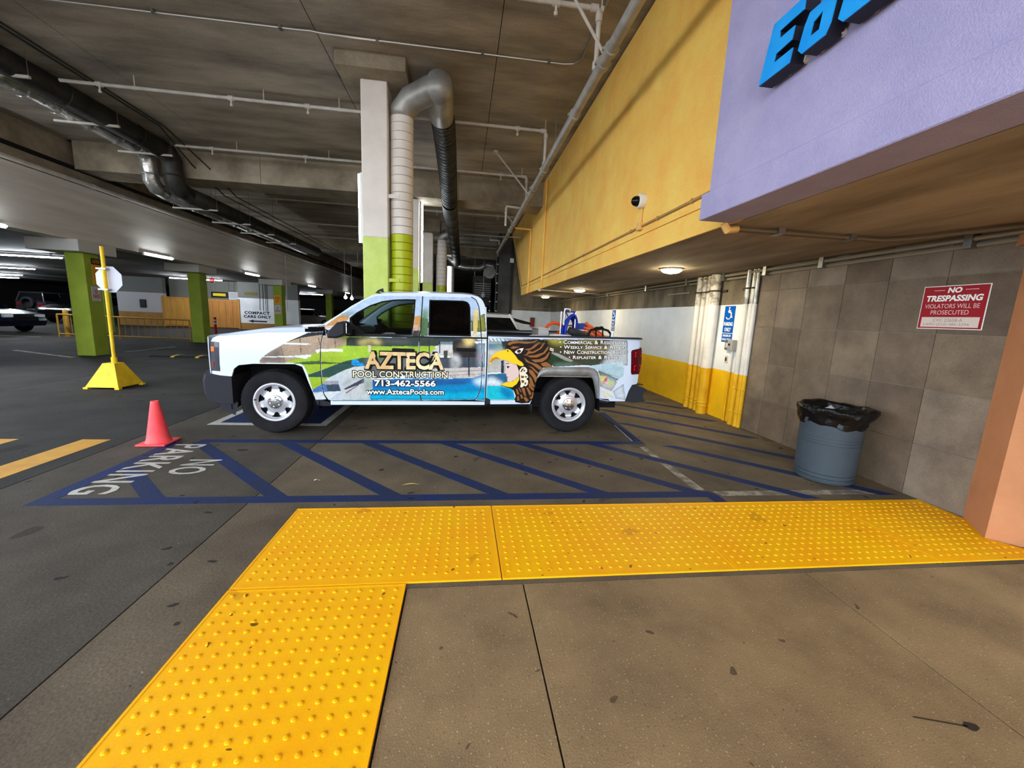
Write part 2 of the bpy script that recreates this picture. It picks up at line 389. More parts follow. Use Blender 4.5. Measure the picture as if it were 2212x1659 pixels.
MB().box(-48, 8.9, 0, -10.2, 9.2, 3.3).build('wall_low_deck', M_DARKW, kind='structure', label='dark wall closing the low deck', cat='wall')
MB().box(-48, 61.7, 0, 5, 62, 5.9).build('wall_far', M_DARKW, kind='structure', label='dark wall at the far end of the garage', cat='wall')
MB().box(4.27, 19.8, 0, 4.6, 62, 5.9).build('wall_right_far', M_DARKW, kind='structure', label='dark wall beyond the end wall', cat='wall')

# ================================================================ columns
M_GREENP = mat('pale_lime_paint', (208,224,126), 0.6, c2=(194,212,104), scale=5, detail=8, bump=0.1, bscale=40)
def column(name, label, x0, y0, x1, y1, top, split, cap=None, low=M_GREEN, up=M_COLW):
    if split < top: low = M_GREENP
    c = thing(name, label, 'column', ((x0+x1)/2, (y0+y1)/2, 0), kind='structure')
    w = (x1-x0)/2; d = (y1-y0)/2
    if split < top:
        MB().bbox(-w, -d, split, w, d, top, 0.012).build('upper_shaft', up, c)
    MB().bbox(-w, -d, 0, w, d, min(split, top), 0.012).build('lower_shaft', low, c)
    if cap:
        (a, b, e, f, g, h, m) = cap
        MB().bbox(a-(x0+x1)/2, b-(y0+y1)/2, e, f-(x0+x1)/2, g-(y0+y1)/2, h, 0.01).build('column_cap', m, c)
    return c
column('column', 'white and lime column rising behind the pickup cab', -1.70, 7.30, -1.285, 7.715, 5.14, 2.742, (-2.0, 6.98, 5.14, -0.95, 8.0, ZC, M_BEAM))
column('column', 'second white and lime column behind the painted duct', -1.72, 12.25, -1.305, 12.66, 4.685, 2.78)
column('column', 'third white and lime column in the middle row', -1.715, 17.7, -1.30, 18.1, 4.83, 2.82, (-2.0, 17.4, 4.83, -1.0, 18.4, ZC, M_BEAM))
column('column', 'farthest white column of the middle row', -1.50, 23.1, -1.10, 23.5, 4.75, 2.6)
M_CAPW = mat('white_cap_paint', (206,204,198), 0.6)
for k, (x0, y0, lb) in enumerate(((-10.14, 11.93, 'lime green column behind the stop sign stand'), (-10.46, 17.10, 'lime green column at the end of the yellow railing'),
                                  (-10.18, 23.5, 'lime green column beside the COMPACT CARS ONLY wall'), (-10.2, 32.0, 'small distant lime green column above the truck hood'), (-10.1, 42.0, 'farthest lime green column near the windshield'))):
    column('column', lb, x0, y0, x0+0.43, y0+0.45, 2.66, 9, (x0-0.55, y0-0.33, 2.66, x0+0.62, y0+0.8, 2.95, M_CAPW))
column('column', 'lime green column standing farther inside the low deck', -16.45, 20.4, -16.0, 20.85, 2.95, 9)
# peach corner column at the right edge, turned to the wall
d1 = Vector((0.231, 0.280, 0)).normalized(); d2 = Vector((0.280, -0.231, 0)).normalized()
P0 = Vector((3.979, 2.345, 0))
pc = thing('corner_column', 'peach stucco corner column at the right edge', 'column', P0, kind='structure')
def qprism(a0, a1, b0, b1, z0, z1):
    pts = [d1*a0+d2*b0, d1*a1+d2*b0, d1*a1+d2*b1, d1*a0+d2*b1]
    return MB().prism([(p.x, p.y) for p in pts], lambda x,y:(x,y,z1), lambda x,y:(x,y,z0))
qprism(0, 0.60, 0, 0.9, 0, 2.22).build('shaft', M_PEACH, pc); qprism(-0.05, 0.62, -0.05, 0.95, 2.215, 2.36).build('capital', M_PEACH, pc)

# ================================================================ walls and gate of the low deck
banded('wall_compact', 'white wall lettered COMPACT CARS ONLY', -14.25, 28.0, -10.62, 28.3, ((0,0.42,M_BROWNW),(0.42,2.0,M_WHITE),(2.0,2.99,mat('grey_wall_paint',(120,120,116),0.8))))
banded('wall_deck_left', 'grey and white deck wall left of the wooden gate', -21.2, 28.0, -18.6, 28.3, ((0,0.85,M_BROWNW),(0.85,2.05,mat('dull_white_paint',(176,174,176),0.7)),(2.05,2.99,mat('dull_grey_paint',(104,104,100),0.8))))
MB().box(-18.6, 28.6, 1.8, -14.25, 28.9, 2.99).build('wall_above_gate', mat('olive_grey_wall', (112,112,104), 0.8), kind='structure', label='grey wall behind the wooden gate', cat='wall')
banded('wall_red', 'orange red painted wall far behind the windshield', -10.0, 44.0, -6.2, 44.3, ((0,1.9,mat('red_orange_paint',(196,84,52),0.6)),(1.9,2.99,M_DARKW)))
# ================================================================ ground markings (thin films of paint)
M_BLUE = mat('blue_line_paint', (32,48,98), 0.75, spec=0.15, c2=(40,50,78), scale=2.5, detail=8, grain=0.25, gscale=90, spots=[((84,80,76), 22.0, 0.10, 0.7), ((22,24,36), 3.0, 0.08, 0.8)])
M_LINEW = mat('white_line_paint', (206,204,198), 0.6, c2=(176,172,164), scale=5, detail=8, grain=0.15, gscale=90, spots=[((70,62,54), 9.0, 0.12, 0.8)])
M_FADEW = mat('worn_white_paint', (160,152,138), 0.7, c2=(108,102,94), scale=9, detail=9, lo=0.42, hi=0.56)
M_LINEY = mat('yellow_line_paint', (214,158,44), 0.6, c2=(196,140,40), scale=6, detail=8)
def strip(name, poly, m, label, cat='road marking', group=None, z=0.0015):
    return MB().prism(poly, lambda a,b:(a,b,z), lambda a,b:(a,b,-0.004)).build(name, m, label=label, cat=cat, group=group)
G1 = 'blue lines of the access aisle'
strip('aisle_line', [(-2.86,4.60),(2.33,4.60),(2.33,4.71),(-2.86,4.71)], M_BLUE, 'long blue line beside the pickup wheels', group=G1)
strip('aisle_line', [(-3.13,3.11),(2.20,3.11),(2.21,3.0),(2.325,3.0),(2.325,3.12),(2.29,3.225),(-3.0,3.225)], M_BLUE, 'long blue line in front of the yellow tactile panels', group=G1, z=0.0018)
strip('aisle_line', [(-3.13,3.11),(-3.0,3.225),(-3.0,4.60),(-3.13,4.60)], M_BLUE, 'blue line running from the cone toward the camera', group=G1, z=0.0016)
strip('aisle_line', [(2.20,4.715),(2.33,4.715),(2.40,6.3),(2.27,6.3)], M_BLUE, 'blue line behind the pickup tail', group=G1, z=0.0016)
nice = ['first', 'second', 'third', 'fourth', 'fifth', 'sixth', 'seventh', 'eighth', 'ninth', 'tenth', 'eleventh', 'twelfth']
for n in range(-1, 11):
    c = 1.77+0.897*n; hw = 0.088
    lo, hi = 3.225, 4.60
    xa, xb = -2.99, 9
    if n >= 5: lo = 3.05
    if n >= 6: hi = 7.2; xa = 2.42; xb = 4.05
    p0 = [c-hi, hi]; p1 = [c-lo, lo]
    if p0[0] < xa: p0 = [xa, c-xa]
    if p1[0] > xb: p1 = [xb, c-xb]
    if n == 6: p0 = [2.6, c-2.6]
    strip('hatch_stripe', [(p0[0]-hw,p0[1]),(p0[0]+hw,p0[1]),(p1[0]+hw,p1[1]),(p1[0]-hw,p1[1])], M_BLUE,
          '%s diagonal blue hatch stripe counted from the traffic cone' % nice[n+1], group='diagonal hatch stripes of the access aisle', z=0.0012)
strip('worn_line', [(2.17,3.26),(2.27,3.26),(2.27,4.5),(2.2,4.5)], M_FADEW, 'worn white line crossing the hatch stripes', z=0.0008)
strip('white_line', [(2.36,3.13),(3.95,3.13),(3.95,3.225),(2.33,3.225)], M_FADEW, 'worn white line in front of the trash can', z=0.0009)
strip('worn_line', [(2.20,4.73),(2.215,4.73),(2.27,5.5),(2.255,5.5)], M_LINEW, 'thin white edge line behind the rear wheel', z=0.0019)
sq = thing('symbol_panel', 'blue square with white border painted under the pickup front', 'road marking')
MB().prism([(-3.17,5.315),(-1.74,5.315),(-1.74,6.7),(-3.17,6.7)], lambda a,b:(a,b,0.001), lambda a,b:(a,b,-0.004)).build('white_border', M_LINEW, sq)
MB().prism([(-3.07,5.42),(-1.84,5.42),(-1.84,6.6),(-3.07,6.6)], lambda a,b:(a,b,0.0018), lambda a,b:(a,b,-0.004)).build('blue_field', M_BLUE, sq)
for k, (a, b) in enumerate(((-4.04,-3.765), (-4.92,-4.64))):
    strip('yellow_stripe', [(a,2.6),(b,2.6),(b,4.685),(a,4.685)], M_LINEY, ['yellow stripe nearer the traffic cone', 'yellow stripe at the left edge of the picture'][k], group='yellow stripes on the drive lane')
strip('worn_line', [(-12.4,12.68),(-9.9,11.45),(-9.85,11.55),(-12.35,12.8)], M_FADEW, 'pale lane line at the foot of the near lime column', z=0.001)
strip('worn_line', [(-9.9,13.1),(-9.8,13.1),(-9.8,15.2),(-9.9,15.2)], M_FADEW, 'pale lane line between the two lime columns', z=0.001)
strip('worn_line', [(-20.5,17.6),(-15.8,17.2),(-15.8,17.3),(-20.5,17.75)], M_FADEW, 'pale stall line beside the dark blue car', z=0.001)
def ground_text(s, x0, y0, w, h, label):      # reads towards -y, letter tops towards +x
    vs, fs = fit_text(s, w, h, bold=0.016, spacing=1.08)
    mb = MB(); o = MB()
    mb.add([(x0+b, y0-a, 0.0024) for a, b in vs], fs)
    return mb.build('painted_word', M_LINEW, label=label, cat='road marking', group='NO PARKING lettering')
ground_text('NO', -2.595, 4.06, 0.37, 0.295, 'white painted word NO in the blue aisle')
ground_text('PARKING', -3.02, 4.53, 1.24, 0.31, 'white painted word PARKING below the cone')

# ================================================================ tactile paving
M_TACT = mat('tactile_yellow', (255,190,0), 0.55, spec=0.25, c2=(255,176,0), scale=3.0, detail=6, grain=0.06, gscale=120, spots=[((80,54,14), 5.5, 0.055, 0.9), ((190,130,10), 1.6, 0.12, 0.45)])
DP = 0.0635
def tactile(x0, y0, x1, y1, label, cut=None):
    cx0, cy0 = x0, y0
    t = thing('tactile_panel', label, 'paving panel', (x0, y0, 0), group='yellow tactile paving panels')
    w = x1-x0; d = y1-y0
    poly = cut or [(0,0),(w,0),(w,d),(0,d)]
    MB().prism([(a+(0.003 if a < w/2 else -0.003), b+(0.003 if b < d/2 else -0.003)) for a, b in poly], lambda a,b:(a,b,0.008), lambda a,b:(a,b,-0.004)).build('plate', M_TACT, t)
    nx = int((w-0.03)/DP); ny = int((d-0.03)/DP); ox = (w-(nx-1)*DP)/2; oy = (d-(ny-1)*DP)/2
    mb = MB(); K = 8
    for i in range(nx):
        for j in range(ny):
            x = ox+i*DP; y = oy+j*DP
            if cut and not inside([(a*0.985, b) for a, b in cut], np.array([x+0.015]), np.array([y]))[0]: continue
            vs = []
            for r, z in ((0.0112, 0.008), (0.0095, 0.0115), (0.0055, 0.0132)):
                vs += [(x+r*math.cos(2*math.pi*q/K), y+r*math.sin(2*math.pi*q/K), z) for q in range(K)]
            mb.add(vs, [(q, (q+1) % K, K+(q+1) % K, K+q) for q in range(K)] + [(K+q, K+(q+1) % K, 2*K+(q+1) % K, 2*K+q) for q in range(K)] + [tuple(range(2*K, 3*K))])
    mb.build('truncated_domes', M_TACT, t, smooth=True, kind='stuff')
    mb = MB()
    for a0, b0, a1, b1 in ((0.004,0.004,w-0.004,0.016),(0.004,d-0.016,w-0.004,d-0.004),(0.004,0.016,0.016,d-0.016),(w-0.016,0.016,w-0.004,d-0.016)):
        if not cut: mb.box(a0, b0, 0.007, a1, b1, 0.0095)
    if not cut: mb.build('rim', M_TACT, t)
tactile(-1.205, 2.08, 0.262, 2.992, 'yellow tactile panel at the outer corner of the L')
tactile(0.262, 2.08, 1.755, 2.992, 'yellow tactile panel in front of the pickup rear wheel')
tactile(1.755, 2.08, 3.25, 2.992, 'yellow tactile panel in front of the trash can')
tactile(3.25, 2.08, 4.232, 2.992, 'cut yellow tactile panel reaching the tiled wall and peach column', cut=[(0,0),(0.93,0.0),(0.73,0.26),(0.965,0.545),(0.98,0.912),(0,0.912)])
tactile(-1.205, 0.58, -0.275, 2.076, 'yellow tactile panel running toward the camera')

# ================================================================ speed bump far left
sb = thing('speed_bump', 'black and yellow rubber speed bump on the drive lane', 'speed bump', (-8.55, 12.1, 0), 0.02)
M_RUB = mat('black_rubber', (26,26,26), 0.7); M_BUMPY = mat('bump_yellow', (206,170,60), 0.6)
for k in range(4):
    x = k*0.62; pr = [(0,0),(0.30,0),(0.27,0.035),(0.15,0.055),(0.03,0.035)]
    MB().prism(pr, lambda a,b,x=x:(x,a*2,b), lambda a,b,x=x:(x+0.53,a*2,b)).build('rubber_section', M_RUB, sb)
    MB().prism(pr, lambda a,b,x=x:(x+0.53,a*2,b), lambda a,b,x=x:(x+0.62,a*2,b)).build('yellow_section', M_BUMPY, sb)

# ================================================================ litter and stains on the ground
def flat(name, pts, m, label, cat, z=0.0016): return MB().prism(pts, lambda a,b:(a,b,z), lambda a,b:(a,b,-0.002)).build(name, m, label=label, cat=cat)
def blob(cx, cy, rx, ry, n=11, s=1): q = random.Random(s); return [(cx+rx*math.cos(2*math.pi*k/n)*q.uniform(0.7,1.15), cy+ry*math.sin(2*math.pi*k/n)*q.uniform(0.7,1.15)) for k in range(n)]
lf = thing('dry_leaf', 'pale yellow dry leaf sliver lying in the hatched aisle', 'leaf', (-0.42, 3.42, 0.002), 0.1)
MB().grid(9, 3, lambda a, b: (a*0.15-0.075, (b-0.5)*0.022*math.sin(math.pi*a), 0.012*math.sin(math.pi*a)+0.003*abs(b-0.5))).build('blade', mat('dry_leaf',(206,190,110),0.7), lf)
sp_ = thing('paper_scrap', 'tiny white paper scrap lying in the hatched aisle', 'paper', (-1.27, 3.53, 0.001), 0.4)
MB().grid(5, 3, lambda a, b: (a*0.05, (b-0.5)*0.02, 0.004+0.006*math.sin(5*a))).build('scrap', mat('scrap_white',(220,218,210),0.7), sp_)
flat('spill_stain', blob(2.015, 1.09, 0.035, 0.018, s=4), mat('stain_dark',(52,44,36),0.8), 'small dark spill stain on the right of the sidewalk', 'stain')
flat('spill_streak', [(1.82,1.142),(2.0,1.088),(2.0,1.094),(1.82,1.147)], mat('stain_dark',(52,44,36),0.8), 'thin dark streak leading to the sidewalk spill stain', 'stain')
# ================================================================ sprinkler pipes
def arc(c, a, b, r0, r1, n=6): return None
def fitting(mb, p, d, r, l=0.09):
    p = Vector(p); d = Vector(d).normalized(); mb.cyl(p-d*l/2, p+d*l/2, r, n=12)
def sprinkler_line(y, x0, x1, z, label, r=0.028, drop=None, heads=()):
    t = thing('sprinkler_pipe', label, 'pipe', (0, y, z), group='white sprinkler lines under the ceiling')
    MB().cyl((x0,0,0), (x1,0,0), r, n=12).build('pipe', M_PIPEW, t, smooth=True)
    for x in heads:
        mb = MB(); fitting(mb, (x,0,0), (1,0,0), r*1.5); mb.cyl((x,0,-0.02), (x,0,-0.10), 0.016, 0.014, n=8); mb.cyl((x,0,-0.10), (x,0,-0.135), 0.026, 0.018, n=8)
        mb.build('sprinkler_head', M_PIPEW, t, smooth=True)
    for x in heads:
        mb = MB(); mb.cyl((x+0.55,0,0), (x+0.55,0,ZC-z), 0.008, n=6); mb.lathe([(r*1.25,-0.02),(r*1.25,0.02)], (x+0.55,0,0), 12, 'x'); mb.build('hanger', M_PIPEW, t)
    if drop:
        mb = MB(); mb.tube([(x1-0.02,0,0),(x1+0.03,0,-0.02),(x1+0.045,0,-0.08),(x1+0.045,0,drop-z)], r*1.0, n=12); fitting(mb, (x1-0.02,0,0), (1,0,0), r*1.5); fitting(mb, (x1+0.045,0,-0.10), (0,0,1), r*1.5); fitting(mb, (x1+0.045,0,drop-z+0.08), (0,0,1), r*1.5)
        mb.build('riser', M_PIPEW, t, smooth=True)
ZP = 5.15
sprinkler_line(5.25, -9.6, 1.48, ZP, 'white sprinkler line nearest the camera, at the top edge', drop=4.46, heads=(-6.5,-3,1.0))
sprinkler_line(8.46, -6.9, 1.50, ZP, 'white sprinkler line passing behind the column top', drop=4.46, heads=(-6.3,-4.2,-2.9,0.98))
sprinkler_line(11.10, -6.8, 1.54, ZP, 'white sprinkler line in front of the concrete cross beam', drop=4.46, heads=(-6.0,-3.9,0.9))
sprinkler_line(15.4, -8.4, 1.9, ZP, 'white sprinkler line just beyond the cross beam', heads=(-6.4,-3.6,-1.0,1.2))
sprinkler_line(19.2, -8.4, 1.8, ZP, 'thin distant sprinkler line second beyond the cross beam', heads=(-6.4,-3.6,1.2))
sprinkler_line(22.5, -8.4, 1.8, ZP, 'farthest thin sprinkler line near the end of the hall', heads=(-3.6,))
mp = thing('sprinkler_main', 'thick grey sprinkler main running along the yellow fascia', 'pipe', (1.535, 0, 4.43))
for y0, y1 in ((0.5, 5.0), (5.0, 9.6), (9.6, 14.2), (14.2, 19.0)):
    MB().cyl((0,y0+0.01,0), (0,y1-0.01,0), 0.062, n=18).build('pipe', M_PIPEG, mp, smooth=True)
for y in (4.75, 5.0, 6.2, 8.4, 9.6, 10.1, 13.2, 14.2, 15.6, 18.95):
    mb = MB(); mb.cyl((0,y-0.04,0), (0,y+0.04,0), 0.078, n=18); mb.box(-0.095,y-0.018,-0.015,0.095,y+0.018,0.015); mb.build('coupling', M_PIPEG, mp, smooth=True)
for y in (5.5, 7.7, 9.0, 11.5, 14.8):
    mb = MB(); mb.cyl((0.05,y,0.05), (0.05,y,ZC-4.43), 0.007, n=6); mb.build('hanger_rod', M_STEEL, mp)
for y, dx in ((4.95,-0.75), (10.3,-0.85), (13.4,-0.85)):
    mb = MB(); mb.cyl((0.0,y,0.06), (dx,y-0.15,ZC-4.43-0.02), 0.018, n=8); mb.box(dx-0.05,y-0.2,ZC-4.43-0.05,dx+0.05,y-0.1,ZC-4.43); mb.build('sway_brace', M_PIPEW, mp)
br = thing('branch_loop', 'short white pipe loop beside the far end of the sprinkler main', 'pipe', (1.42, 14.6, 4.5))
MB().tube([(0.1,-3.0,0.0),(-0.28,-3.0,0.02),(-0.30,-3.0,-0.04),(-0.30,-3.0,-0.5)], 0.03, n=10).build('drop', M_PIPEW, br, smooth=True)
MB().tube([(0.05,3.2,0.05),(0.05,3.2,0.22),(-0.35,3.2,0.22)], 0.035, n=10).build('elbow', M_PIPEW, br, smooth=True)
MB().tube([(0.05,1.4,0.06),(0.75,1.4,0.06)], 0.022, n=10).build('cross_arm', M_PIPEW, br, smooth=True)

# thin conduits under the ceiling
cn = thing('ceiling_conduit', 'thin bent metal conduit clipped across the near ceiling', 'conduit', (0, 6.64, ZC-0.025))
MB().tube([(-7.5,0.06,0),(-2.35,0,0),(-2.2,-0.02,-0.005),(-2.05,0.01,0),(1.42,0.01,0),(1.58,-0.03,0),(1.66,-0.16,0),(1.67,-0.5,0),(1.60,-3.5,0)], 0.014, n=8).build('conduit', mat('bright_conduit',(188,180,170),0.3,0.8), cn, smooth=True)
for x in (-6,-4.2,-2.6,-1.3,0.2,1.2): MB().box(x-0.02,-0.03,-0.018,x+0.02,0.04,0.025).build('clip', M_STEEL, cn)
for k, x in enumerate((-6.68, -6.58)):
    c2 = thing('ceiling_conduit', ['outer', 'inner'][k]+' of two thin conduits beside the foil ducts', 'conduit', (x, 0, 0), group='pair of conduits beside the foil ducts')
    MB().tube([(0,1.5,ZC-0.05),(0,10.45,ZC-0.05),(-0.25+0.25*k,11.9,4.98),(-0.1+0.2*k,13.0,4.55),(-0.1+0.2*k,22.5,4.5)], 0.016, n=8).build('conduit', M_DUCTD, c2, smooth=True)

# ================================================================ ducts
def duct_riser(t, x, y, z0, z1, r, split, seg=0.135):
    MB().cyl((x,y,z0),(x,y,z1),r-0.008,n=28,cap=False).build('inner_core', M_DUCTD, t)
    z = z0; k = 0
    while z < z1-0.02:
        za = min(z+seg, z1); m = M_GRND if (z+za)/2 < split else M_COLW
        MB().lathe([(r-0.006,0),(r,0.003),(r,za-z-0.010),(r+0.004,za-z-0.008),(r+0.004,za-z-0.007),(r-0.006,za-z-0.006)], (x,y,z), 28).build('duct_section', m, t, smooth=True); z = za
M_GRND = mat('lime_gloss_paint', (186,196,34), 0.28, c2=(176,188,30), scale=3)
da = thing('painted_duct', 'white and lime round duct beside the main column', 'duct', (-1.085, 7.53, 0))
duct_riser(da, 0, 0, 0.0, 4.72, 0.187, 2.79)
MB().tube([(0,0,4.70),(0.0,0,4.80),(0.16,-0.09,4.97),(0.46,-0.25,5.06),(0.60,-0.22,5.07)], [0.188,0.19,0.192,0.192,0.20], n=28).build('elbow', M_DUCT, da, smooth='all')
for z in (3.42, 2.05): MB().box(-0.21,-0.20,z-0.03,-0.02,-0.185,z+0.03).build('strap', M_COLW if z > 3 else M_GRND, da)
dr = thing('spiral_duct', 'dark spiral duct running back along the ceiling', 'duct', (-0.45, 7.3, 4.86))
MB().tube([(0,-0.28,0.20),(0,0.0,0.2),(0,0.25,0.15),(0,0.55,0.07)], [0.20,0.215,0.215,0.21], n=28).build('elbow', M_DUCT, dr, smooth='all')
def ribbed(t, path, r, step, m, n=24):
    P = [Vector(p) for p in path]; seg = [(P[k+1]-P[k]).length for k in range(len(P)-1)]; tot = sum(seg); k = int(tot/step)
    def at(d):
        for q, l in enumerate(seg):
            if d <= l or q == len(seg)-1: return P[q].lerp(P[q+1], min(1, d/l))
            d -= l
    for q in range(k):
        a = at(q*step); b = at((q+1)*step); c = a.lerp(b, 0.93)
        MB().tube([a, c, c+(b-a)*0.01, b], [r, r, r+0.008, r+0.008], n=n, cap=False).build('duct_section', m, t, smooth=True)
ribbed(dr, [(0.02,0.55,0.07),(0.03,1.3,0.02),(0.03,2.7,-0.09),(0.03,3.7,-0.24),(0.03,4.2,-0.39)], 0.206, 0.135, M_DUCTD)
ribbed(dr, [(0.03,4.2,-0.39),(0.03,4.75,-0.425),(0.04,8.5,-0.43),(0.05,16.5,-0.44)], 0.208, 1.1, M_DUCTD)
db = thing('painted_duct', 'distant white and lime round duct beside the third column', 'duct', (-0.93, 17.95, 0))
duct_riser(db, 0, 0, 0.0, 4.6, 0.20, 2.75, 0.16)
MB().tube([(0,0,4.58),(0,0,4.68),(0.12,-0.02,4.82),(0.5,-0.1,4.86)], 0.2, n=20).build('elbow', M_DUCT, db, smooth='all')
dd = thing('painted_duct', 'farthest pale round duct beside the last column', 'duct', (-0.72, 23.6, 0))
duct_riser(dd, 0, 0, 0.0, 4.2, 0.20, 2.5, 0.3)
# pair of ducts along the left, jogging down under the beam
def run(name, label, x, r, m, rings):
    t = thing(name, label, 'duct', (x, 0, 0))
    MB().tube([(0,1.5,5.135),(0,5.0,5.135),(0,8.0,5.135),(0,11.3,5.135)], r, n=20).build('upper_run', m, t, smooth='all')
    MB().tube([(0,11.3,5.135),(0,11.55,5.12),(0,11.70,4.98),(0,11.72,4.75),(0,11.75,4.50),(0,11.9,4.36),(0,12.2,4.32)], r, n=20).build('jog', m, t, smooth='all')
    MB().tube([(0,12.2,4.32),(0,15,4.32),(0,18,4.32),(0,21.8,4.32)], r, n=20).build('lower_run', m, t, smooth='all')
    for y in rings: MB().lathe([(r+0.002,-0.02),(r+0.012,0),(r+0.002,0.02)], (0,y,5.135 if y < 11.4 else 4.32), 20, 'y').build('seam_ring', m, t, smooth=True)
    for z in (5.0, 4.62): MB().lathe([(r+0.002,-0.02),(r+0.014,0),(r+0.002,0.02)], (0,11.71,z), 20, 'z').build('seam_ring', m, t, smooth=True)
run('foil_duct', 'shiny foil wrapped duct along the left ceiling', -7.82, 0.165, M_FOIL, [3.2,4.6,5.3,6.1,6.9,7.6,8.2,8.8,9.4,10.1,10.8,12.5,12.9,13.4,14.0,14.7,15.5,16.4])
run('round_duct', 'dark round duct beside the foil duct', -7.28, 0.205, M_DUCTD, [4.0,7.2,8.9,10.6,13.0,15.4])
for k, (y, z) in enumerate(((6.4,4.96),(8.03,4.96),(9.74,4.96),(11.25,4.96),(12.95,4.13),(14.75,4.13),(16.45,4.13),(18.4,4.13))):
    hg = thing('trapeze_hanger', '%s trapeze bar under the left ducts counted from the camera' % nice[k], 'hanger', (0, y, z), group='trapeze hangers under the left ducts')
    MB().box(-8.13,-0.02,-0.02,-6.97,0.02,0.02).build('bar', M_PIPEW, hg)
    for x in (-8.11, -6.99): MB().cyl((x,0,0), (x,0,ZC-z), 0.006, n=6).build('rod', M_STEEL, hg)
# foil flex ducts at the far end
fd = thing('flexible_duct', 'shiny flexible foil duct looping at the far end of the hall', 'duct', (0, 26.0, 0))
MB().tube([(-1.2,0,5.1),(-0.9,0,4.95),(-0.45,0,4.55),(0.1,0,4.45),(1.0,0,4.45),(1.35,0,4.7),(1.8,0,4.65),(2.1,0,4.1),(2.2,0,3.4),(2.15,0,2.0)], 0.17, n=14).build('flex_hose', M_FOIL, fd, smooth='all')
MB().cyl((1.6,-0.4,4.2), (1.6,0.6,4.2), 0.36, n=24).build('fan_drum', M_DUCT, fd, smooth=True)
for k in range(7): MB().box(0.7,-0.3+0.02*k,3.5-0.13*k,1.7,-0.2+0.02*k,3.54-0.13*k).build('louvre', M_DUCT, fd)
MB().box(0.6,0.0,2.2,1.75,0.6,4.0).build('fan_housing', M_DUCTD, fd)
for x in (0.7, 1.6): MB().cyl((x,0.3,3.9),(x,0.3,ZC),0.02,n=6).build('hanger_rod', M_STEEL, fd)
lp = thing('globe_lamp', 'small unlit globe lamp low behind the pickup roof', 'lamp', (1.22, 25.0, 2.78))
MB().lathe([(0.02,0.16),(0.10,0.12),(0.15,0.0),(0.10,-0.12),(0.02,-0.16)], (0,0,0), 16).build('globe', M_HOUSING, lp, smooth=True); MB().cyl((0,0,0.15),(0,0,2.57),0.015,n=6).build('stem', M_STEEL, lp)

# ================================================================ lamps
M_TUBE2 = emit('deck_tube', (236,246,255), 110.0)
M_TUBE3 = emit('beam_tube', (236,246,255), 20.0)
def tube_light(label, p, length, axis, group, n=1, flip=False, hang=0, m=None):
    t = thing('fluorescent_light', label, 'light', p, group=group)
    d = {'z':(0,0,1),'x':(1,0,0),'y':(0,1,0)}[axis]; d = Vector(d)*length/2
    s = 0.035
    mb = MB(); q = [abs(v) for v in d]
    off = Vector((0,0,0.045)) if axis != 'z' else Vector((0.045,0,0))
    lo = [-max(v, 0.05 if i != {'x':0,'y':1,'z':2}[axis] else 0) for i, v in enumerate(q)]; hi = [-v for v in lo]
    if axis == 'y': mb.bbox(-0.075,lo[1],-0.05,-0.022,hi[1],0.05,0.006)
    elif axis == 'z': mb.bbox(-0.07 if flip else 0.02,-0.055,lo[2],-0.02 if flip else 0.07,0.055,hi[2],0.006)
    else: mb.bbox(lo[0],lo[1],0.02,hi[0],hi[1],0.07,0.006)
    mb.build('housing', M_HOUSING, t)
    if hang:
        for q in (-0.35, 0.35): MB().cyl((q*length,0,0.065),(q*length,0,hang),0.012,n=6).build('stem', M_HOUSING, t)
    for k in range(n):
        o = Vector((0,(k-(n-1)/2)*0.06,0)) if axis != 'y' else Vector(((k-(n-1)/2)*0.06,0,0))
        MB().cyl(o-d*0.97, o+d*0.97, 0.019, n=12).build('tube', m or M_TUBE, t, smooth=True)
    return t
g = 'upright tube lights on the columns'
tube_light('upright tube light on the left side of the main column', (-1.775, 7.45, 3.21), 1.13, 'z', g)
tl = tube_light('tall upright tube light right of the second column', (-1.233, 12.55, 3.55), 2.3, 'z', g, flip=True)
tube_light('upright tube light right of the third column', (-1.03, 23.25, 3.6), 1.9, 'z', g, flip=True)
g = 'tube lights along the block beam'
for k, y in enumerate((9.5, 14.45, 20.2, 27.6, 35.6)):
    t = tube_light('%s beam tube light counted from the left edge' % nice[k], (-9.58, y, 2.93), 1.22, 'y', g, m=M_TUBE3)
    MB().box(-0.12,-0.3,-0.04,-0.075,0.3,0.04).build('bracket', M_HOUSING, t)
g = 'ceiling tube lights of the low deck'
for k, (x, y, l) in enumerate(((-15.1,16.3,2.4),(-22.8,23.8,2.4),(-30.5,31.4,2.4),(-36.0,37.0,2.4),(-15.8,25.3,1.2),(-14.3,25.4,1.2),(-21.5,39.0,1.4),(-14.6,41.4,2.4))):
    tube_light('%s low deck tube light from the left, nearest first' % nice[k], (x, y, 2.86), l, 'x', g, hang=0.135, m=M_TUBE2)
for k, (x, y) in enumerate(((3.19,6.05),(3.2,11.05),(3.09,15.2))):
    t = thing('soffit_lamp', ['nearest', 'middle', 'farthest'][k]+' round lamp glowing under the soffit', 'light', (x, y, ZS), group='round lamps under the soffit')
    MB().lathe([(0.165,0.0),(0.165,-0.022),(0.15,-0.026)], (0,0,0), 32).build('rim', M_HOUSING, t, smooth=True)
    MB().lathe([(0.152,-0.02),(0.146,-0.04),(0.11,-0.062),(0.06,-0.074),(0.001,-0.078)], (0,0,0), 32).build('lens', M_LENS, t, smooth='all')
M_WARM = emit('hanging_bulb', (255,250,235), 16.0)
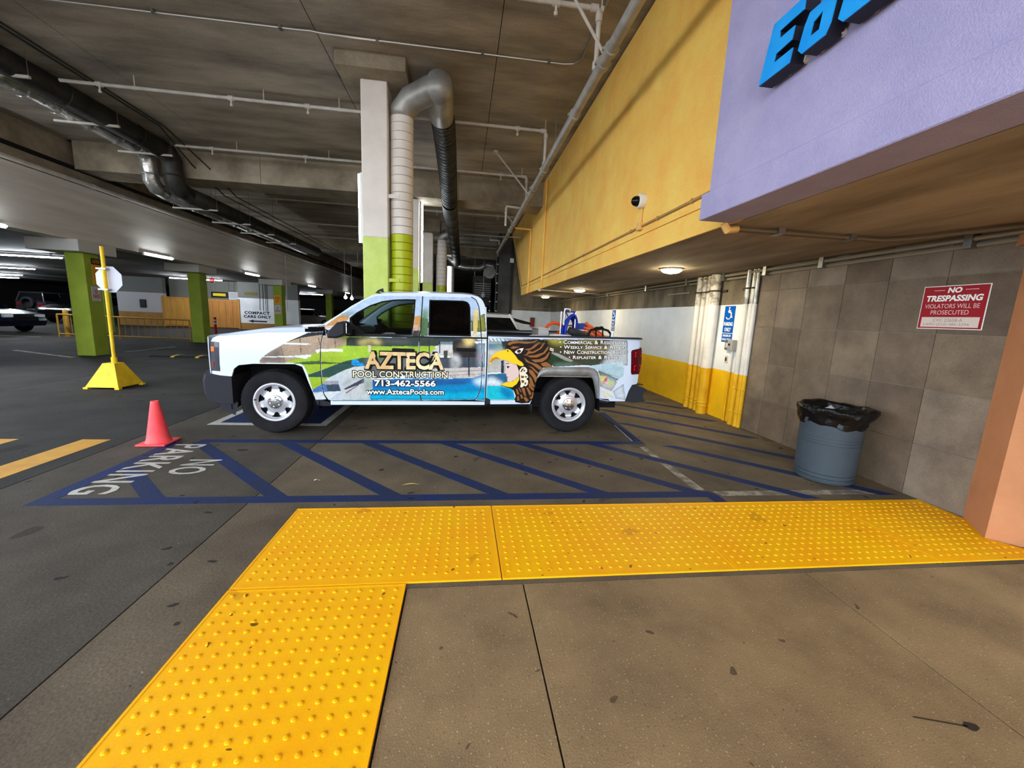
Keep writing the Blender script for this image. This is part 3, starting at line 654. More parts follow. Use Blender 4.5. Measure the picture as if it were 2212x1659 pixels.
for k, (x, z) in enumerate(((-6.57,2.22),(-6.23,2.18))):
    t = thing('hanging_bulb', ['left', 'right'][k]+' of two bare bulbs hanging beyond the hood', 'light', (x, 24.0, z), group='bare hanging bulbs beyond the hood')
    MB().lathe([(0.015,0.16),(0.03,0.10),(0.085,0.02),(0.07,-0.06),(0.01,-0.09)], (0,0,0), 14).build('bulb', M_WARM, t, smooth=True)
    MB().tube([(0,0,0.15),(0,0,1.78),(0.35,0,1.8),(0.36,0,ZC-z)] if k else [(0,0,0.15),(-0.02,0,0.3),(-0.02,0,ZC-z)], 0.014, n=6).build('cord', M_PIPEW, t)
ex = thing('exit_sign', 'small glowing red exit sign under the low ceiling', 'sign', (-14.03, 25.0, 2.83))
MB().cyl((0,0,0.1),(0,0,0.165),0.015,n=6).build('stem', M_BLACK, ex); MB().bbox(-0.13,-0.02,-0.11,0.13,0.02,0.11,0.008).build('box', mat('exit_red',(160,30,36),0.4), ex)
vs, fs = fit_text('EXIT', 0.2, 0.1, bold=0.02); MB().add([(a-0.1,-0.0215,b-0.05) for a, b in vs], fs).build('lettering', emit('exit_glow',(255,60,60),3.0), ex)

# ================================================================ fascia equipment
M_STPIPE = mat('yellow_painted_conduit', (226,178,104), 0.5); M_OLDCON = mat('tan_conduit', (176,138,84), 0.45)
cf = thing('fascia_conduit', 'long conduit running along the yellow fascia above the groove', 'conduit', (XF-0.015, 0, 2.70))
MB().cyl((0,3.2,0), (0,15.4,0), 0.014, n=8).build('conduit', M_OLDCON, cf, smooth=True)
for y in (3.9,4.6,5.35,7.5,10,13): MB().box(-0.012,y-0.015,-0.02,0.014,y+0.015,0.02).build('clip', M_OLDCON, cf)
cf2 = thing('fascia_conduit', 'sloping conduit at the far end of the fascia', 'conduit', (XF-0.012, 0, 0)); MB().tube([(0,15.4,2.69),(0,15.7,2.9),(0,17.9,4.5)], 0.012, n=6).build('conduit', M_OLDCON, cf2, smooth=True)
for k, (y, z1, z0) in enumerate(((11.35, 5.2, 2.36), (13.7, 4.4, 2.36))):
    t = thing('fascia_pipe', ['upright yellow pipe crossing the middle of the fascia', 'upright yellow pipe near the far end of the fascia'][k], 'pipe', (XF-0.03, y, 0), group='upright pipes on the fascia')
    pts = [(0,0,z0-0.01),(0,0,z1)] if k == 0 else [(0,0,z0),(0,0,z1-0.06),(-0.03,0,z1),(-0.55,0,z1+0.02)]
    MB().tube(pts, 0.028, n=10).build('pipe', M_STUCCO, t, smooth=True); mb = MB(); fitting(mb, (0,0,2.43), (0,0,1), 0.04); fitting(mb,(0,0,3.4),(0,0,1),0.036); mb.build('coupling', M_STUCCO, t, smooth=True)
sp = thing('soffit_conduit', 'thin conduit crossing under the soffit between the lamps', 'conduit', (0, 11.75, ZS-0.02))
MB().tube([(2.2,0,0.0),(3.4,0.3,0),(4.2,0.55,0)], 0.016, n=8).build('conduit', M_PIPEW, sp, smooth=True); MB().cyl((2.2,0,-0.04),(2.2,0,0.03),0.04,n=10).build('box', M_PIPEW, sp)
sp2 = thing('soffit_conduit', 'dark double conduit under the soffit beside the lavender wall', 'conduit', (0, 3.32, ZS-0.03))
for dy in (0, 0.05): MB().tube([(2.24,dy,0),(3.72,dy,0),(3.85,dy-0.12,0),(4.15,-0.9+dy,0),(4.17,-1.8,0)], 0.014, n=8).build('conduit', mat('brown_conduit',(112,94,72),0.45), sp2, smooth=True)
for x in (2.7,3.4): MB().box(x-0.03,-0.03,-0.018,x+0.03,0.08,0.03).build('clip', M_STEEL, sp2)
MB().tube([(2.16,-0.02,0.03),(2.2,-0.02,-0.02),(2.3,0,0)], 0.03, n=10).build('elbow', M_STPIPE, sp2, smooth=True)
sp3 = thing('wall_conduit', 'grey conduits in the corner between soffit and side wall', 'conduit', (4.19, 0, ZS-0.045))
for k, (dx, dz) in enumerate(((0,0),(0.04,-0.05))):
    MB().cyl((dx,1.9,dz), (dx,19.4,dz), 0.02, n=8).build('conduit', mat('grey_conduit',(140,130,112),0.45), sp3, smooth=True)
for y in (3.0,4.4,5.3,6.2,7.3,9,11.5): MB().box(-0.03,y-0.03,-0.075,0.07,y+0.03,0.045).build('clip', M_STEEL, sp3)
# dome camera
dc = thing('security_camera', 'white dome security camera on the yellow fascia', 'camera', (XF, 5.05, 3.0))
M_CAMW = mat('camera_white', (226,220,206), 0.45)
MB().lathe([(0.001,0.0),(0.085,0.0),(0.09,-0.02),(0.085,-0.07),(0.065,-0.085),(0.001,-0.085)], (0,0,0), 28, 'x').build('body', M_CAMW, dc, smooth=True)
MB().lathe([(0.062,-0.08),(0.062,-0.10),(0.052,-0.135),(0.03,-0.158),(0.001,-0.165)], (0,0.0,-0.005), 24, 'x').build('dome', mat('smoked_dome',(16,14,14),0.12), dc, smooth='all')
MB().cyl((-0.02,0.0,-0.08),(-0.02,0.0,-0.27),0.012,n=8).build('conduit', M_STPIPE, dc, smooth=True)
MB().bbox(-0.055,-0.035,-0.345,0,0.05,-0.25,0.006).build('junction_box', M_STPIPE, dc)

# blue channel letters on the lavender wall
M_LET = mat('letter_blue', (20,150,235), 0.35, c2=(40,164,242), scale=6); M_RET = mat('letter_return', (34,34,44), 0.5)
def letter(label, outer, holes):
    t = thing('channel_letter', label, 'letter', (1.921, 0, 0), group='blue channel letters on the lavender wall')
    for nm, m, x0, x1, off in (('return', M_RET, -0.012, -0.100, 0), ('face', M_LET, -0.100, -0.106, 0)):
        mb = MB()
        vs, fs = sheet(outer, holes, lambda a,b:(x1,a,b), 0.2); mb.add(vs, fs)
        for lp in [outer]+holes:
            n = len(lp); o = [(x0,)+tuple(p) for p in lp]+[(x1,)+tuple(p) for p in lp]
            mb.add(o, [(i,(i+1) % n,n+(i+1) % n,n+i) for i in range(n)])
        fix_normals(mb.build(nm, m, t))
    for y in (sum(p[0] for p in outer)/len(outer)-0.06, sum(p[0] for p in outer)/len(outer)+0.06):
        z = min(p[1] for p in outer); MB().cyl((-0.02,y,z+0.03),(0.01,y,z+0.03),0.02,n=8).build('stand_off', M_CAMW, t)
sy = lambda z: 0.235*(z-3.0)     # slant: letters lean towards -y as they rise
E1 = [(2.592,3.005),(2.52,3.305),(2.292,3.305),(2.292,3.235),(2.463,3.235),(2.455,3.192),(2.345,3.192),(2.355,3.125),(2.472,3.118),(2.482,3.076),(2.338,3.076),(2.350,3.005)]
letter('blue three-dimensional letter E, leftmost on the lavender wall', E1, [])
O1 = [(2.295,3.035),(2.270,3.14),(2.245,3.19),(2.12,3.19),(2.078,3.16),(2.095,3.05),(2.12,3.005),(2.265,3.002)]
letter('blue three-dimensional letter O in the middle of the sign', O1, [[(2.222,3.06),(2.212,3.12),(2.155,3.14),(2.165,3.06)]])
U1 = [(2.052,3.035),(1.99,3.305),(1.90,3.305),(1.955,3.085),(1.86,3.085),(1.80,3.305),(1.71,3.305),(1.775,3.005),(2.02,3.003)]
letter('blue three-dimensional letter U at the upper right edge', U1, [])
# ================================================================ the wrapped pickup truck
# local frame: x = u along the truck (front wheel hub at 0, tail positive), y = w inboard from the near side, z up
TRK = thing('pickup_truck', 'white crew pickup wrapped with a pool company advertisement', 'pickup truck', (-2.19, 4.90, 0), math.radians(2.18))
TW = 2.03
M_PAINT = mat('white_car_paint', (216,229,250), 0.25, coat=0.6)
M_CHAR = mat('charcoal_trim', (46,47,54), 0.6, spec=0.1, bump=0.05, bscale=300)
M_GLOSSK = mat('gloss_black', (18,18,20), 0.25, spec=0.15)
M_LINER = mat('wheel_liner', (16,16,18), 0.8)
M_TIRE = mat('tire_rubber', (30,30,33), 0.85, spec=0.08, c2=(38,38,41), scale=6, bump=0.1, bscale=80)
M_RIM = mat('wheel_silver', (204,206,214), 0.32, 0.55)
M_CHROME = mat('chrome', (216,216,220), 0.16, 1.0, bump=0.15, bscale=30)
M_TINT = glass('tinted_glass', (0.42, 0.50, 0.48, 1)); M_PRIV = glass('privacy_glass', (0.015, 0.016, 0.017, 1)); M_SHIELD = glass('windshield_glass', (0.30,0.36,0.36,1))
M_BEDL = mat('bed_liner', (30,30,32), 0.75, bump=0.2, bscale=150)
M_INT = mat('cabin_trim', (44,46,48), 0.7); M_SEAT = mat('seat_fabric', (58,60,62), 0.85)
def Sw(u, z):
    w = 0.035*((z-0.92)/0.45)**2 if z < 1.2 else 0.0136+0.27*(z-1.2)
    if u < -0.35: w += 0.09*((-0.35-u)/0.33)**5
    if u > 4.3: w += 0.06*((u-4.3)/0.3)**4
    return w
near = lambda off: (lambda u, z: (u, Sw(u, z)-off, z))
far = lambda off: (lambda u, z: (u, TW-Sw(u, z)+off, z))
def off_poly(P, d):
    n = len(P); A = sum(P[i][0]*P[(i+1) % n][1]-P[(i+1) % n][0]*P[i][1] for i in range(n)); s = 1 if A > 0 else -1; out = []
    for i in range(n):
        a, b, c = Vector(P[i-1]), Vector(P[i]), Vector(P[(i+1) % n]); e = (b-a).normalized(); f = (c-b).normalized()
        n1 = Vector((-e.y, e.x))*s; n2 = Vector((-f.y, f.x))*s; m = (n1+n2); k = m.length
        m = m/k if k > 1e-6 else n1
        out.append(tuple(b+m*d/max(0.5, m.dot(n1))))
    return out
P_WIN1 = [(0.875,1.30),(0.866,1.412),(0.945,1.481),(1.096,1.572),(1.232,1.626),(1.37,1.652),(1.50,1.662),(1.619,1.667),(1.61,1.454),(1.589,1.236),(1.018,1.222),(0.90,1.222)]  # panel and wrap outlines traced from image pixels, converted offline to truck coordinates
P_WIN2 = [(1.79,1.669),(2.0,1.676),(2.204,1.680),(2.25,1.668),(2.275,1.640),(2.286,1.601),(2.294,1.40),(2.298,1.25),(1.785,1.243)]
P_FENDER = [(-0.60,1.125),(-0.55,1.15),(-0.32,1.175),(-0.085,1.206),(0.372,1.231),(0.486,1.232),(0.575,1.245),(0.567,1.19),(0.545,1.09),(0.540,0.893),(0.540,0.641),(0.554,0.499),(0.582,0.432),(0.535,0.425),(0.463,0.424),(0.436,0.523),(0.398,0.639),(0.37,0.74),(0.34,0.826),(0.261,0.855),(-0.186,0.848),(-0.34,0.828),(-0.392,0.785),(-0.423,0.695),(-0.655,0.712),(-0.655,0.748),(-0.54,0.751),(-0.528,1.082),(-0.63,1.086)]
P_DOOR1 = [(0.577,1.197),(1.0,1.20),(1.671,1.214),(1.676,0.538),(1.702,0.424),(0.64,0.415),(0.605,0.43),(0.565,0.50),(0.548,0.641),(0.547,0.893),(0.552,1.09)]
P_DOOR2 = [(1.678,1.214),(2.43,1.228),(2.446,0.901),(2.443,0.621),(2.406,0.493),(2.368,0.448),(1.709,0.426),(1.683,0.538)]
P_QUART = [(2.437,1.232),(2.497,1.235),(2.500,0.90),(2.500,0.425),(2.376,0.438),(2.413,0.487),(2.450,0.617),(2.453,0.90)]
P_UPPER = [(0.60,1.262),(0.584,1.337),(0.742,1.449),(0.879,1.554),(0.995,1.627),(1.113,1.696),(1.19,1.715),(1.27,1.727),(1.5,1.742),(1.743,1.754),(2.0,1.762),(2.20,1.764),(2.30,1.760),(2.379,1.745),(2.42,1.722),(2.447,1.690),(2.468,1.645),(2.483,1.59),(2.495,1.40),(2.499,1.238),(2.43,1.232),(1.755,1.222),(0.66,1.20),(0.61,1.20)]
P_BED = [(2.515,1.262),(2.99,1.266),(3.68,1.281),(4.16,1.286),(4.565,1.290),(4.556,1.24),(4.550,1.168),(4.44,1.147),(4.425,1.125),(4.446,0.849),(4.46,0.819),(4.575,0.822),(4.583,0.815),(4.58,0.70),(4.56,0.684),(4.488,0.676),(4.45,0.60),(4.416,0.446),(4.175,0.444),(4.05,0.465),(4.042,0.487),(4.011,0.756),(3.984,0.842),(3.931,0.888),(3.841,0.909),(3.28,0.891),(3.212,0.863),(3.177,0.809),(3.164,0.755),(3.115,0.45),(3.10,0.392),(2.575,0.385),(2.572,0.45),(2.515,0.475)]
P_LAMP = [(4.44,1.147),(4.550,1.168),(4.592,1.181),(4.608,1.131),(4.623,0.956),(4.59,0.822),(4.46,0.819),(4.446,0.849),(4.425,1.125)]
panels = {}
for nm, P, H, st in (('fender', P_FENDER, [], 0.09), ('front_door', P_DOOR1, [], 0.12), ('rear_door', P_DOOR2, [], 0.12), ('cab_corner', P_QUART, [], 0.1), ('cab_side', P_UPPER, [P_WIN1, P_WIN2], 0.07), ('bed_side', P_BED, [], 0.1)):
    for side, fn in (('n', near), ('f', far)):
        vs, fs = sheet(P, H, fn(0.0), st); mb = MB(); mb.add(vs, fs)
        n = len(P); sgn = 1 if side == 'n' else -1
        for lp in [P]+H:                      # returned edge so that the panel has thickness
            k = len(lp); a = [fn(0.0)(*p) for p in lp]; b = [fn(-0.022)(*p) for p in lp]
            mb.add(a+b, [(i, (i+1) % k, k+(i+1) % k, k+i) for i in range(k)])
        o = mb.build(nm, M_PAINT, TRK, smooth=True); fix_normals(o)
        if side == 'n': panels[nm] = o
# dark inner shell seen through the panel gaps
for P in (P_DOOR1, P_DOOR2):
    for fn in (near, far):
        vs, fs = sheet(off_poly(P, -0.02), [], fn(-0.03), 0.3); MB().add(vs, fs).build('door_shell', M_LINER, TRK)
# ---------------------------------------------------------------- wrap print: colours carried by a fine grid of vertices
WRAP = [
((150, 176, 52),[(0.114,1.068),(0.409,1.227),(0.645,1.221),(1.107,1.201),(1.091,0.399),(0.625,0.395),(0.442,0.5),(0.388,0.759),(0.347,0.853),(0.278,0.867),(-0.12,0.856),(-0.118,0.893),(-0.001,0.997)],0),
((172, 150, 128),[(-0.118,0.893),(-0.082,0.934),(-0.001,0.997),(0.114,1.068),(0.172,1.106),(0.287,1.165),(0.409,1.227),(0.639,1.218),(0.651,1.178),(0.834,1.172),(0.81,1.091),(0.721,1.057),(0.632,1.042),(0.456,0.98),(0.152,0.87),(-0.12,0.856)],0),
((112, 100, 96),[(-0.118,0.893),(-0.001,0.997),(0.114,1.068),(0.133,0.965),(0.147,0.885),(0.152,0.863),(-0.12,0.856)],1),
((92, 78, 66),[(0.114,1.056),(0.122,1.056),(0.155,0.879),(0.147,0.879)],0),
((92, 78, 66),[(0.321,1.172),(0.329,1.173),(0.344,0.884),(0.336,0.884)],0),
((92, 78, 66),[(0.523,1.18),(0.531,1.18),(0.553,1.051),(0.545,1.051)],0),
((92, 78, 66),[(0.701,1.186),(0.71,1.186),(0.72,1.057),(0.712,1.056)],0),
((140, 118, 98),[(0.124,1.026),(0.834,1.172),(0.834,1.169),(0.124,1.02)],0),
((140, 118, 98),[(0.124,1.001),(0.834,1.155),(0.834,1.151),(0.123,0.995)],0),
((140, 118, 98),[(0.123,0.977),(0.834,1.138),(0.834,1.134),(0.122,0.971)],0),
((140, 118, 98),[(0.122,0.952),(0.834,1.12),(0.834,1.116),(0.121,0.946)],0),
((140, 118, 98),[(0.121,0.927),(0.834,1.103),(0.834,1.099),(0.12,0.921)],0),
((140, 118, 98),[(0.119,0.903),(0.834,1.085),(0.834,1.082),(0.119,0.897)],0),
((140, 118, 98),[(0.118,0.878),(0.833,1.068),(0.833,1.064),(0.118,0.872)],0),
((40, 38, 44),[(0.172,1.106),(0.287,1.165),(0.409,1.227),(0.51,1.237),(0.59,1.274),(0.643,1.27),(0.639,1.218),(0.517,1.198),(0.344,1.164),(0.229,1.124)],0),
((150, 180, 48),[(0.152,0.868),(0.444,0.974),(0.721,1.057),(0.81,1.088),(1.107,1.094),(1.106,0.955),(0.927,0.944),(0.746,0.875),(0.398,0.731),(0.362,0.822),(0.335,0.852),(0.278,0.867)],0),
((182, 196, 70),[(0.544,1.002),(1.049,1.029),(1.049,1.004),(0.543,0.977)],1),
((70, 100, 50),[(0.243,0.863),(0.395,0.891),(0.541,0.902),(0.534,0.889),(0.782,0.886),(0.687,0.871),(0.393,0.854)],0),
((46, 76, 72),[(0.398,0.731),(0.566,0.795),(0.746,0.875),(0.927,0.944),(1.066,0.954),(1.107,1.006),(1.106,0.929),(1.047,0.864),(0.901,0.844),(0.639,0.708),(0.397,0.708)],0),
((150, 180, 50),[(0.4,0.705),(0.639,0.708),(0.577,0.67),(0.557,0.627),(0.44,0.56)],0),
((186, 196, 206),[(0.577,0.67),(0.901,0.844),(1.046,0.851),(1.105,0.84),(1.091,0.399),(0.625,0.395),(0.603,0.415),(0.537,0.508),(0.442,0.5),(0.437,0.52),(0.756,0.538)],0),
((150, 150, 160),[(0.58,0.66),(0.732,0.663),(0.739,0.624),(0.557,0.624)],0),
((74, 112, 170),[(0.438,0.55),(0.554,0.624),(0.593,0.616),(0.606,0.526),(0.437,0.519)],0),
((58, 72, 90),[(0.593,0.616),(0.736,0.621),(0.757,0.538),(0.606,0.528)],0),
((52, 58, 78),[(0.794,0.565),(0.981,0.694),(1.027,0.688),(1.035,0.642),(0.906,0.63),(0.818,0.572)],0),
((120, 96, 96),[(0.803,0.515),(0.973,0.631),(0.985,0.625),(0.815,0.506)],0),
((206, 214, 214),[(0.442,0.5),(0.756,0.537),(0.603,0.422),(0.625,0.395),(0.543,0.421),(0.453,0.42)],0),
((226, 240, 250),[(-0.109,1.093),(0.172,1.104),(0.401,1.101),(0.447,1.092),(0.4,1.085),(0.115,1.08),(-0.11,1.072)],0),
((214, 230, 236),[(-0.082,0.934),(0.224,0.949),(0.444,0.973),(0.442,0.943),(0.414,0.948),(0.39,0.918),(0.281,0.937),(-0.083,0.925)],0),
((236, 244, 248),[(0.492,1.025),(0.544,1.042),(1.107,1.053),(1.107,1.041),(0.928,1.023),(0.544,1.011),(0.508,0.988)],0),
((48, 58, 54),[(0.866,1.189),(2.464,1.245),(2.464,1.198),(2.287,1.184),(1.877,1.115),(1.538,1.1),(1.161,1.095),(0.837,1.089),(0.837,1.172)],0),
((120, 132, 128),[(1.265,1.164),(1.575,1.163),(1.575,1.152),(1.265,1.149)],1),
((156, 192, 52),[(0.793,1.076),(1.116,1.096),(1.355,1.098),(1.877,1.119),(1.847,1.035),(1.793,1.009),(1.63,1.004),(1.615,1.02),(1.205,0.959),(1.011,0.949),(0.79,0.899)],0),
((44, 62, 56),[(1.552,1.143),(1.606,1.184),(1.69,1.156),(1.683,1.108),(1.568,1.101)],1),
((46, 78, 70),[(0.79,0.895),(1.011,0.948),(1.205,0.959),(1.203,0.811),(1.032,0.855),(0.92,0.836),(0.787,0.79)],0),
((98, 104, 106),[(1.056,0.949),(1.8,1.017),(1.818,0.793),(1.156,0.698),(1.038,0.776)],1),
((92, 122, 58),[(1.205,0.992),(1.356,1.004),(1.386,0.966),(1.205,0.922)],1),
((188, 176, 160),[(1.808,1.033),(1.893,1.115),(1.923,1.148),(2.08,1.177),(2.084,0.986),(1.973,1.006),(1.808,0.994)],0),
((204, 206, 206),[(1.847,1.05),(1.908,1.124),(2.073,1.137),(2.075,1.041),(2.035,1.04),(2.027,1.08),(1.972,1.07),(1.957,1.014),(1.824,1.018)],0),
((96, 128, 150),[(1.931,1.172),(2.076,1.177),(2.077,1.145),(1.931,1.14)],0),
((38, 34, 34),[(2.08,1.193),(2.287,1.2),(2.384,1.163),(2.397,0.97),(2.084,0.961)],0),
((118, 104, 84),[(2.176,1.164),(2.287,1.168),(2.241,1.102),(2.129,1.099)],1),
((66, 74, 86),[(1.832,0.978),(2.396,0.994),(2.401,0.855),(1.834,0.826)],0),
((196, 190, 186),[(1.81,0.837),(2.49,0.874),(2.495,0.725),(2.169,0.726),(2.089,0.725),(2.008,0.764),(1.811,0.777)],0),
((160, 152, 146),[(2.008,0.805),(2.475,0.841),(2.475,0.828),(2.008,0.793)],0),
((160, 152, 146),[(2.048,0.765),(2.476,0.791),(2.477,0.781),(2.048,0.755)],0),
((210, 212, 214),[(2.068,1.009),(2.115,1.027),(2.171,0.988),(2.173,0.899),(2.119,0.832),(2.071,0.848)],1),
((120, 130, 130),[(2.076,0.961),(2.149,0.939),(2.134,0.849),(2.086,0.864)],1),
((232, 210, 140),[(2.19,1.283),(2.242,1.285),(2.367,1.202),(2.312,1.137),(2.24,1.126)],1),
((34, 38, 44),[(1.787,1.182),(1.801,1.183),(1.807,0.954),(1.792,0.953)],0),
((34, 38, 44),[(1.913,1.187),(1.927,1.187),(1.932,1.029),(1.918,1.029)],0),
((34, 38, 44),[(2.27,1.047),(2.285,1.048),(2.296,0.746),(2.281,0.745)],0),
((58, 64, 62),[(1.972,1.062),(2.019,1.064),(2.021,0.968),(1.973,0.966)],0),
((150, 170, 186),[(2.384,1.171),(2.481,1.174),(2.49,0.874),(2.4,0.872)],1),
((200, 110, 110),[(2.4,1.015),(2.436,1.016),(2.438,0.971),(2.401,0.97)],1),
((190, 196, 198),[(0.787,0.786),(0.92,0.84),(1.032,0.851),(1.052,0.76),(1.14,0.682),(1.122,0.567),(1.086,0.434),(0.769,0.43)],0),
((150, 160, 160),[(0.781,0.643),(1.03,0.776),(1.029,0.744),(0.778,0.595)],1),
((60, 66, 84),[(0.792,0.566),(1.028,0.704),(1.026,0.647),(0.806,0.554)],0),
((120, 92, 96),[(0.808,0.518),(0.966,0.626),(0.977,0.622),(0.814,0.505)],0),
((146, 158, 150),[(1.028,0.696),(1.133,0.698),(1.129,0.568),(1.022,0.533)],1),
((26, 112, 176),[(1.125,0.682),(1.384,0.703),(2.17,0.722),(2.331,0.73),(2.452,0.774),(2.493,0.775),(2.497,0.674),(2.254,0.585),(1.122,0.567)],0),
((14, 134, 190),[(1.106,0.567),(2.497,0.674),(2.507,0.458),(1.087,0.451)],0),
((16, 176, 214),[(1.088,0.484),(1.932,0.521),(2.503,0.554),(2.508,0.445),(1.071,0.429)],1),
((34, 82, 140),[(1.14,0.666),(2.251,0.703),(2.253,0.644),(1.138,0.617)],1),
((206, 232, 240),[(2.332,0.705),(2.494,0.758),(2.499,0.64),(2.4,0.638)],1),
((128, 164, 190),[(0.769,0.427),(2.508,0.448),(2.509,0.425),(0.767,0.405)],0),
((222, 206, 130),[(0.969,1.139),(1.035,1.168),(1.101,1.178),(1.176,1.177),(1.243,1.148),(1.228,1.125),(1.161,1.111),(1.101,1.117),(1.035,1.107),(0.976,1.112)],1),
((90, 84, 48),[(1.035,1.134),(1.101,1.143),(1.176,1.138),(1.138,1.099),(1.087,1.097)],1),
((206, 196, 170),[(1.079,1.1),(1.116,1.102),(1.116,1.021),(1.086,1.02)],0),
((26, 150, 232),[(0.889,0.898),(0.911,0.926),(0.956,0.931),(0.981,0.892),(1.032,0.886),(1.024,0.854),(0.987,0.854),(0.921,0.856),(0.888,0.871)],0),
((12, 110, 190),[(0.93,0.922),(0.937,0.922),(0.943,0.86),(0.936,0.86)],0),
((150, 158, 164),[(2.504,1.24),(3.174,1.252),(3.193,0.807),(2.517,0.792)],0),
((206, 230, 238),[(2.51,1.237),(2.724,1.237),(2.776,1.208),(2.516,1.199)],0),
((60, 78, 84),[(2.516,1.235),(2.527,1.235),(2.549,1.2),(2.538,1.2)],0),
((60, 78, 84),[(2.563,1.236),(2.575,1.237),(2.597,1.202),(2.586,1.202)],0),
((60, 78, 84),[(2.611,1.238),(2.622,1.238),(2.645,1.204),(2.634,1.203)],0),
((60, 78, 84),[(2.659,1.24),(2.67,1.24),(2.693,1.205),(2.682,1.205)],0),
((60, 78, 84),[(2.707,1.241),(2.719,1.242),(2.741,1.207),(2.73,1.206)],0),
((40, 46, 50),[(2.685,1.202),(3.174,1.252),(3.176,1.134),(2.727,1.103),(2.699,1.102)],0),
((92, 128, 150),[(2.517,1.166),(2.688,1.172),(2.691,1.091),(2.519,1.086)],0),
((140, 190, 120),[(2.602,1.138),(2.686,1.141),(2.687,1.113),(2.602,1.116)],1),
((196, 196, 192),[(2.513,1.085),(2.727,1.103),(2.739,0.814),(2.523,0.804)],1),
((120, 112, 106),[(2.521,1.008),(2.707,1.018),(2.708,1.004),(2.522,0.994)],1),
((120, 112, 106),[(2.523,0.963),(2.709,0.973),(2.71,0.959),(2.523,0.949)],1),
((120, 112, 106),[(2.524,0.918),(2.711,0.928),(2.712,0.914),(2.525,0.904)],1),
((120, 112, 106),[(2.526,0.872),(2.713,0.883),(2.713,0.868),(2.526,0.858)],1),
((40, 48, 62),[(2.687,0.956),(2.721,0.968),(2.728,0.797),(2.693,0.808)],0),
((226, 232, 234),[(2.517,0.801),(2.693,0.813),(2.694,0.793),(2.518,0.781)],0),
((40, 100, 140),[(2.515,0.784),(2.763,0.798),(2.806,0.635),(2.518,0.63)],0),
((226, 236, 240),[(2.517,0.729),(2.582,0.748),(2.687,0.692),(2.748,0.64),(2.622,0.626),(2.518,0.63)],1),
((30, 186, 208),[(2.516,0.63),(2.702,0.633),(2.854,0.606),(2.9,0.455),(2.51,0.451)],0),
((16, 120, 184),[(2.691,0.627),(2.82,0.599),(2.884,0.504),(2.806,0.454),(2.695,0.544)],1),
((150, 180, 196),[(2.509,0.452),(2.899,0.456),(2.901,0.44),(2.562,0.433)],0),
((66, 60, 40),[(3.141,1.246),(4.179,1.273),(4.187,1.043),(4.1,0.987),(3.965,0.931),(3.786,0.926),(3.154,0.911)],0),
((150, 146, 54),[(3.24,1.249),(3.54,1.256),(3.512,1.198),(3.406,1.176),(3.306,1.217)],1),
((196, 186, 90),[(3.326,1.255),(3.419,1.255),(3.406,1.22),(3.339,1.224)],1),
((180, 170, 80),[(3.675,1.264),(3.984,1.271),(3.915,1.244),(3.709,1.243)],1),
((120, 108, 72),[(3.743,1.18),(4.157,1.206),(4.163,1.082),(3.749,1.07)],1),
((150, 156, 150),[(3.337,1.09),(3.424,1.073),(3.631,0.988),(3.606,0.968),(3.523,0.985),(3.338,1.071)],0),
((34, 58, 36),[(3.286,1.05),(3.338,1.058),(3.524,0.979),(3.675,0.95),(3.664,0.917),(3.374,0.897),(3.29,0.966)],0),
((110, 130, 120),[(3.372,0.929),(3.579,0.954),(3.759,0.926),(3.374,0.893)],1),
((196, 202, 206),[(4.144,1.271),(4.373,1.278),(4.391,0.94),(4.0,0.932),(4.083,1.027)],1),
((60, 70, 56),[(3.718,1.017),(4.028,1.025),(3.998,0.958),(3.792,0.933)],1),
((176, 204, 216),[(3.835,0.921),(4.144,0.969),(4.348,0.906),(4.346,0.791),(4.292,0.756),(4.13,0.814),(3.978,0.868)],0),
((196, 218, 226),[(4.137,0.968),(4.311,0.988),(4.356,0.906)],0),
((128, 140, 140),[(3.978,0.868),(4.13,0.814),(4.293,0.752),(4.24,0.72),(4.122,0.759),(4.005,0.804)],1),
((206, 206, 200),[(4.005,0.804),(4.12,0.773),(4.268,0.721),(4.236,0.637),(4.201,0.581),(4.029,0.648)],1),
((212, 212, 130),[(4.013,0.794),(4.105,0.786),(4.082,0.731),(4.028,0.716)],0),
((206, 96, 108),[(4.086,0.765),(4.124,0.773),(4.119,0.718),(4.071,0.71)],0),
((226, 150, 150),[(4.063,0.717),(4.104,0.725),(4.104,0.67),(4.068,0.676)],0),
((196, 206, 130),[(4.147,0.725),(4.217,0.734),(4.211,0.664),(4.145,0.677)],0),
((120, 190, 206),[(4.15,0.756),(4.206,0.761),(4.203,0.726),(4.16,0.729)],0),
((150, 200, 206),[(4.109,0.683),(4.145,0.684),(4.14,0.66),(4.112,0.663)],0),
((226, 222, 204),[(4.039,0.63),(4.202,0.573),(4.257,0.489),(4.107,0.484)],0),
((206, 200, 180),[(4.07,0.6),(4.257,0.49),(4.229,0.486)],0),
((214, 222, 234),[(4.214,0.588),(4.359,0.694),(4.43,0.458),(4.273,0.482)],1),
((176, 200, 230),[(0.74,1.434),(1.003,1.62),(1.147,1.688),(1.331,1.7),(1.708,1.713),(2.322,1.731),(2.392,1.665),(2.418,1.568),(2.434,1.45),(2.286,1.444),(2.284,1.61),(2.214,1.676),(1.79,1.669),(1.781,1.442),(1.61,1.454),(1.622,1.667),(1.37,1.654),(1.096,1.574),(0.866,1.426)],0),
((200, 144, 86),[(0.74,1.434),(0.865,1.438),(0.85,1.383),(0.744,1.36),(0.693,1.303),(0.578,1.303)],0),
((226, 196, 176),[(0.578,1.303),(0.701,1.322),(0.658,1.283),(0.536,1.265)],0),
((96, 116, 84),[(0.775,1.468),(0.953,1.49),(0.874,1.438),(0.749,1.435)],1),
((206, 148, 84),[(1.605,1.468),(1.69,1.472),(1.688,1.371),(1.598,1.358)],0),
((206, 160, 140),[(1.598,1.367),(1.688,1.371),(1.684,1.299),(1.593,1.291)],0),
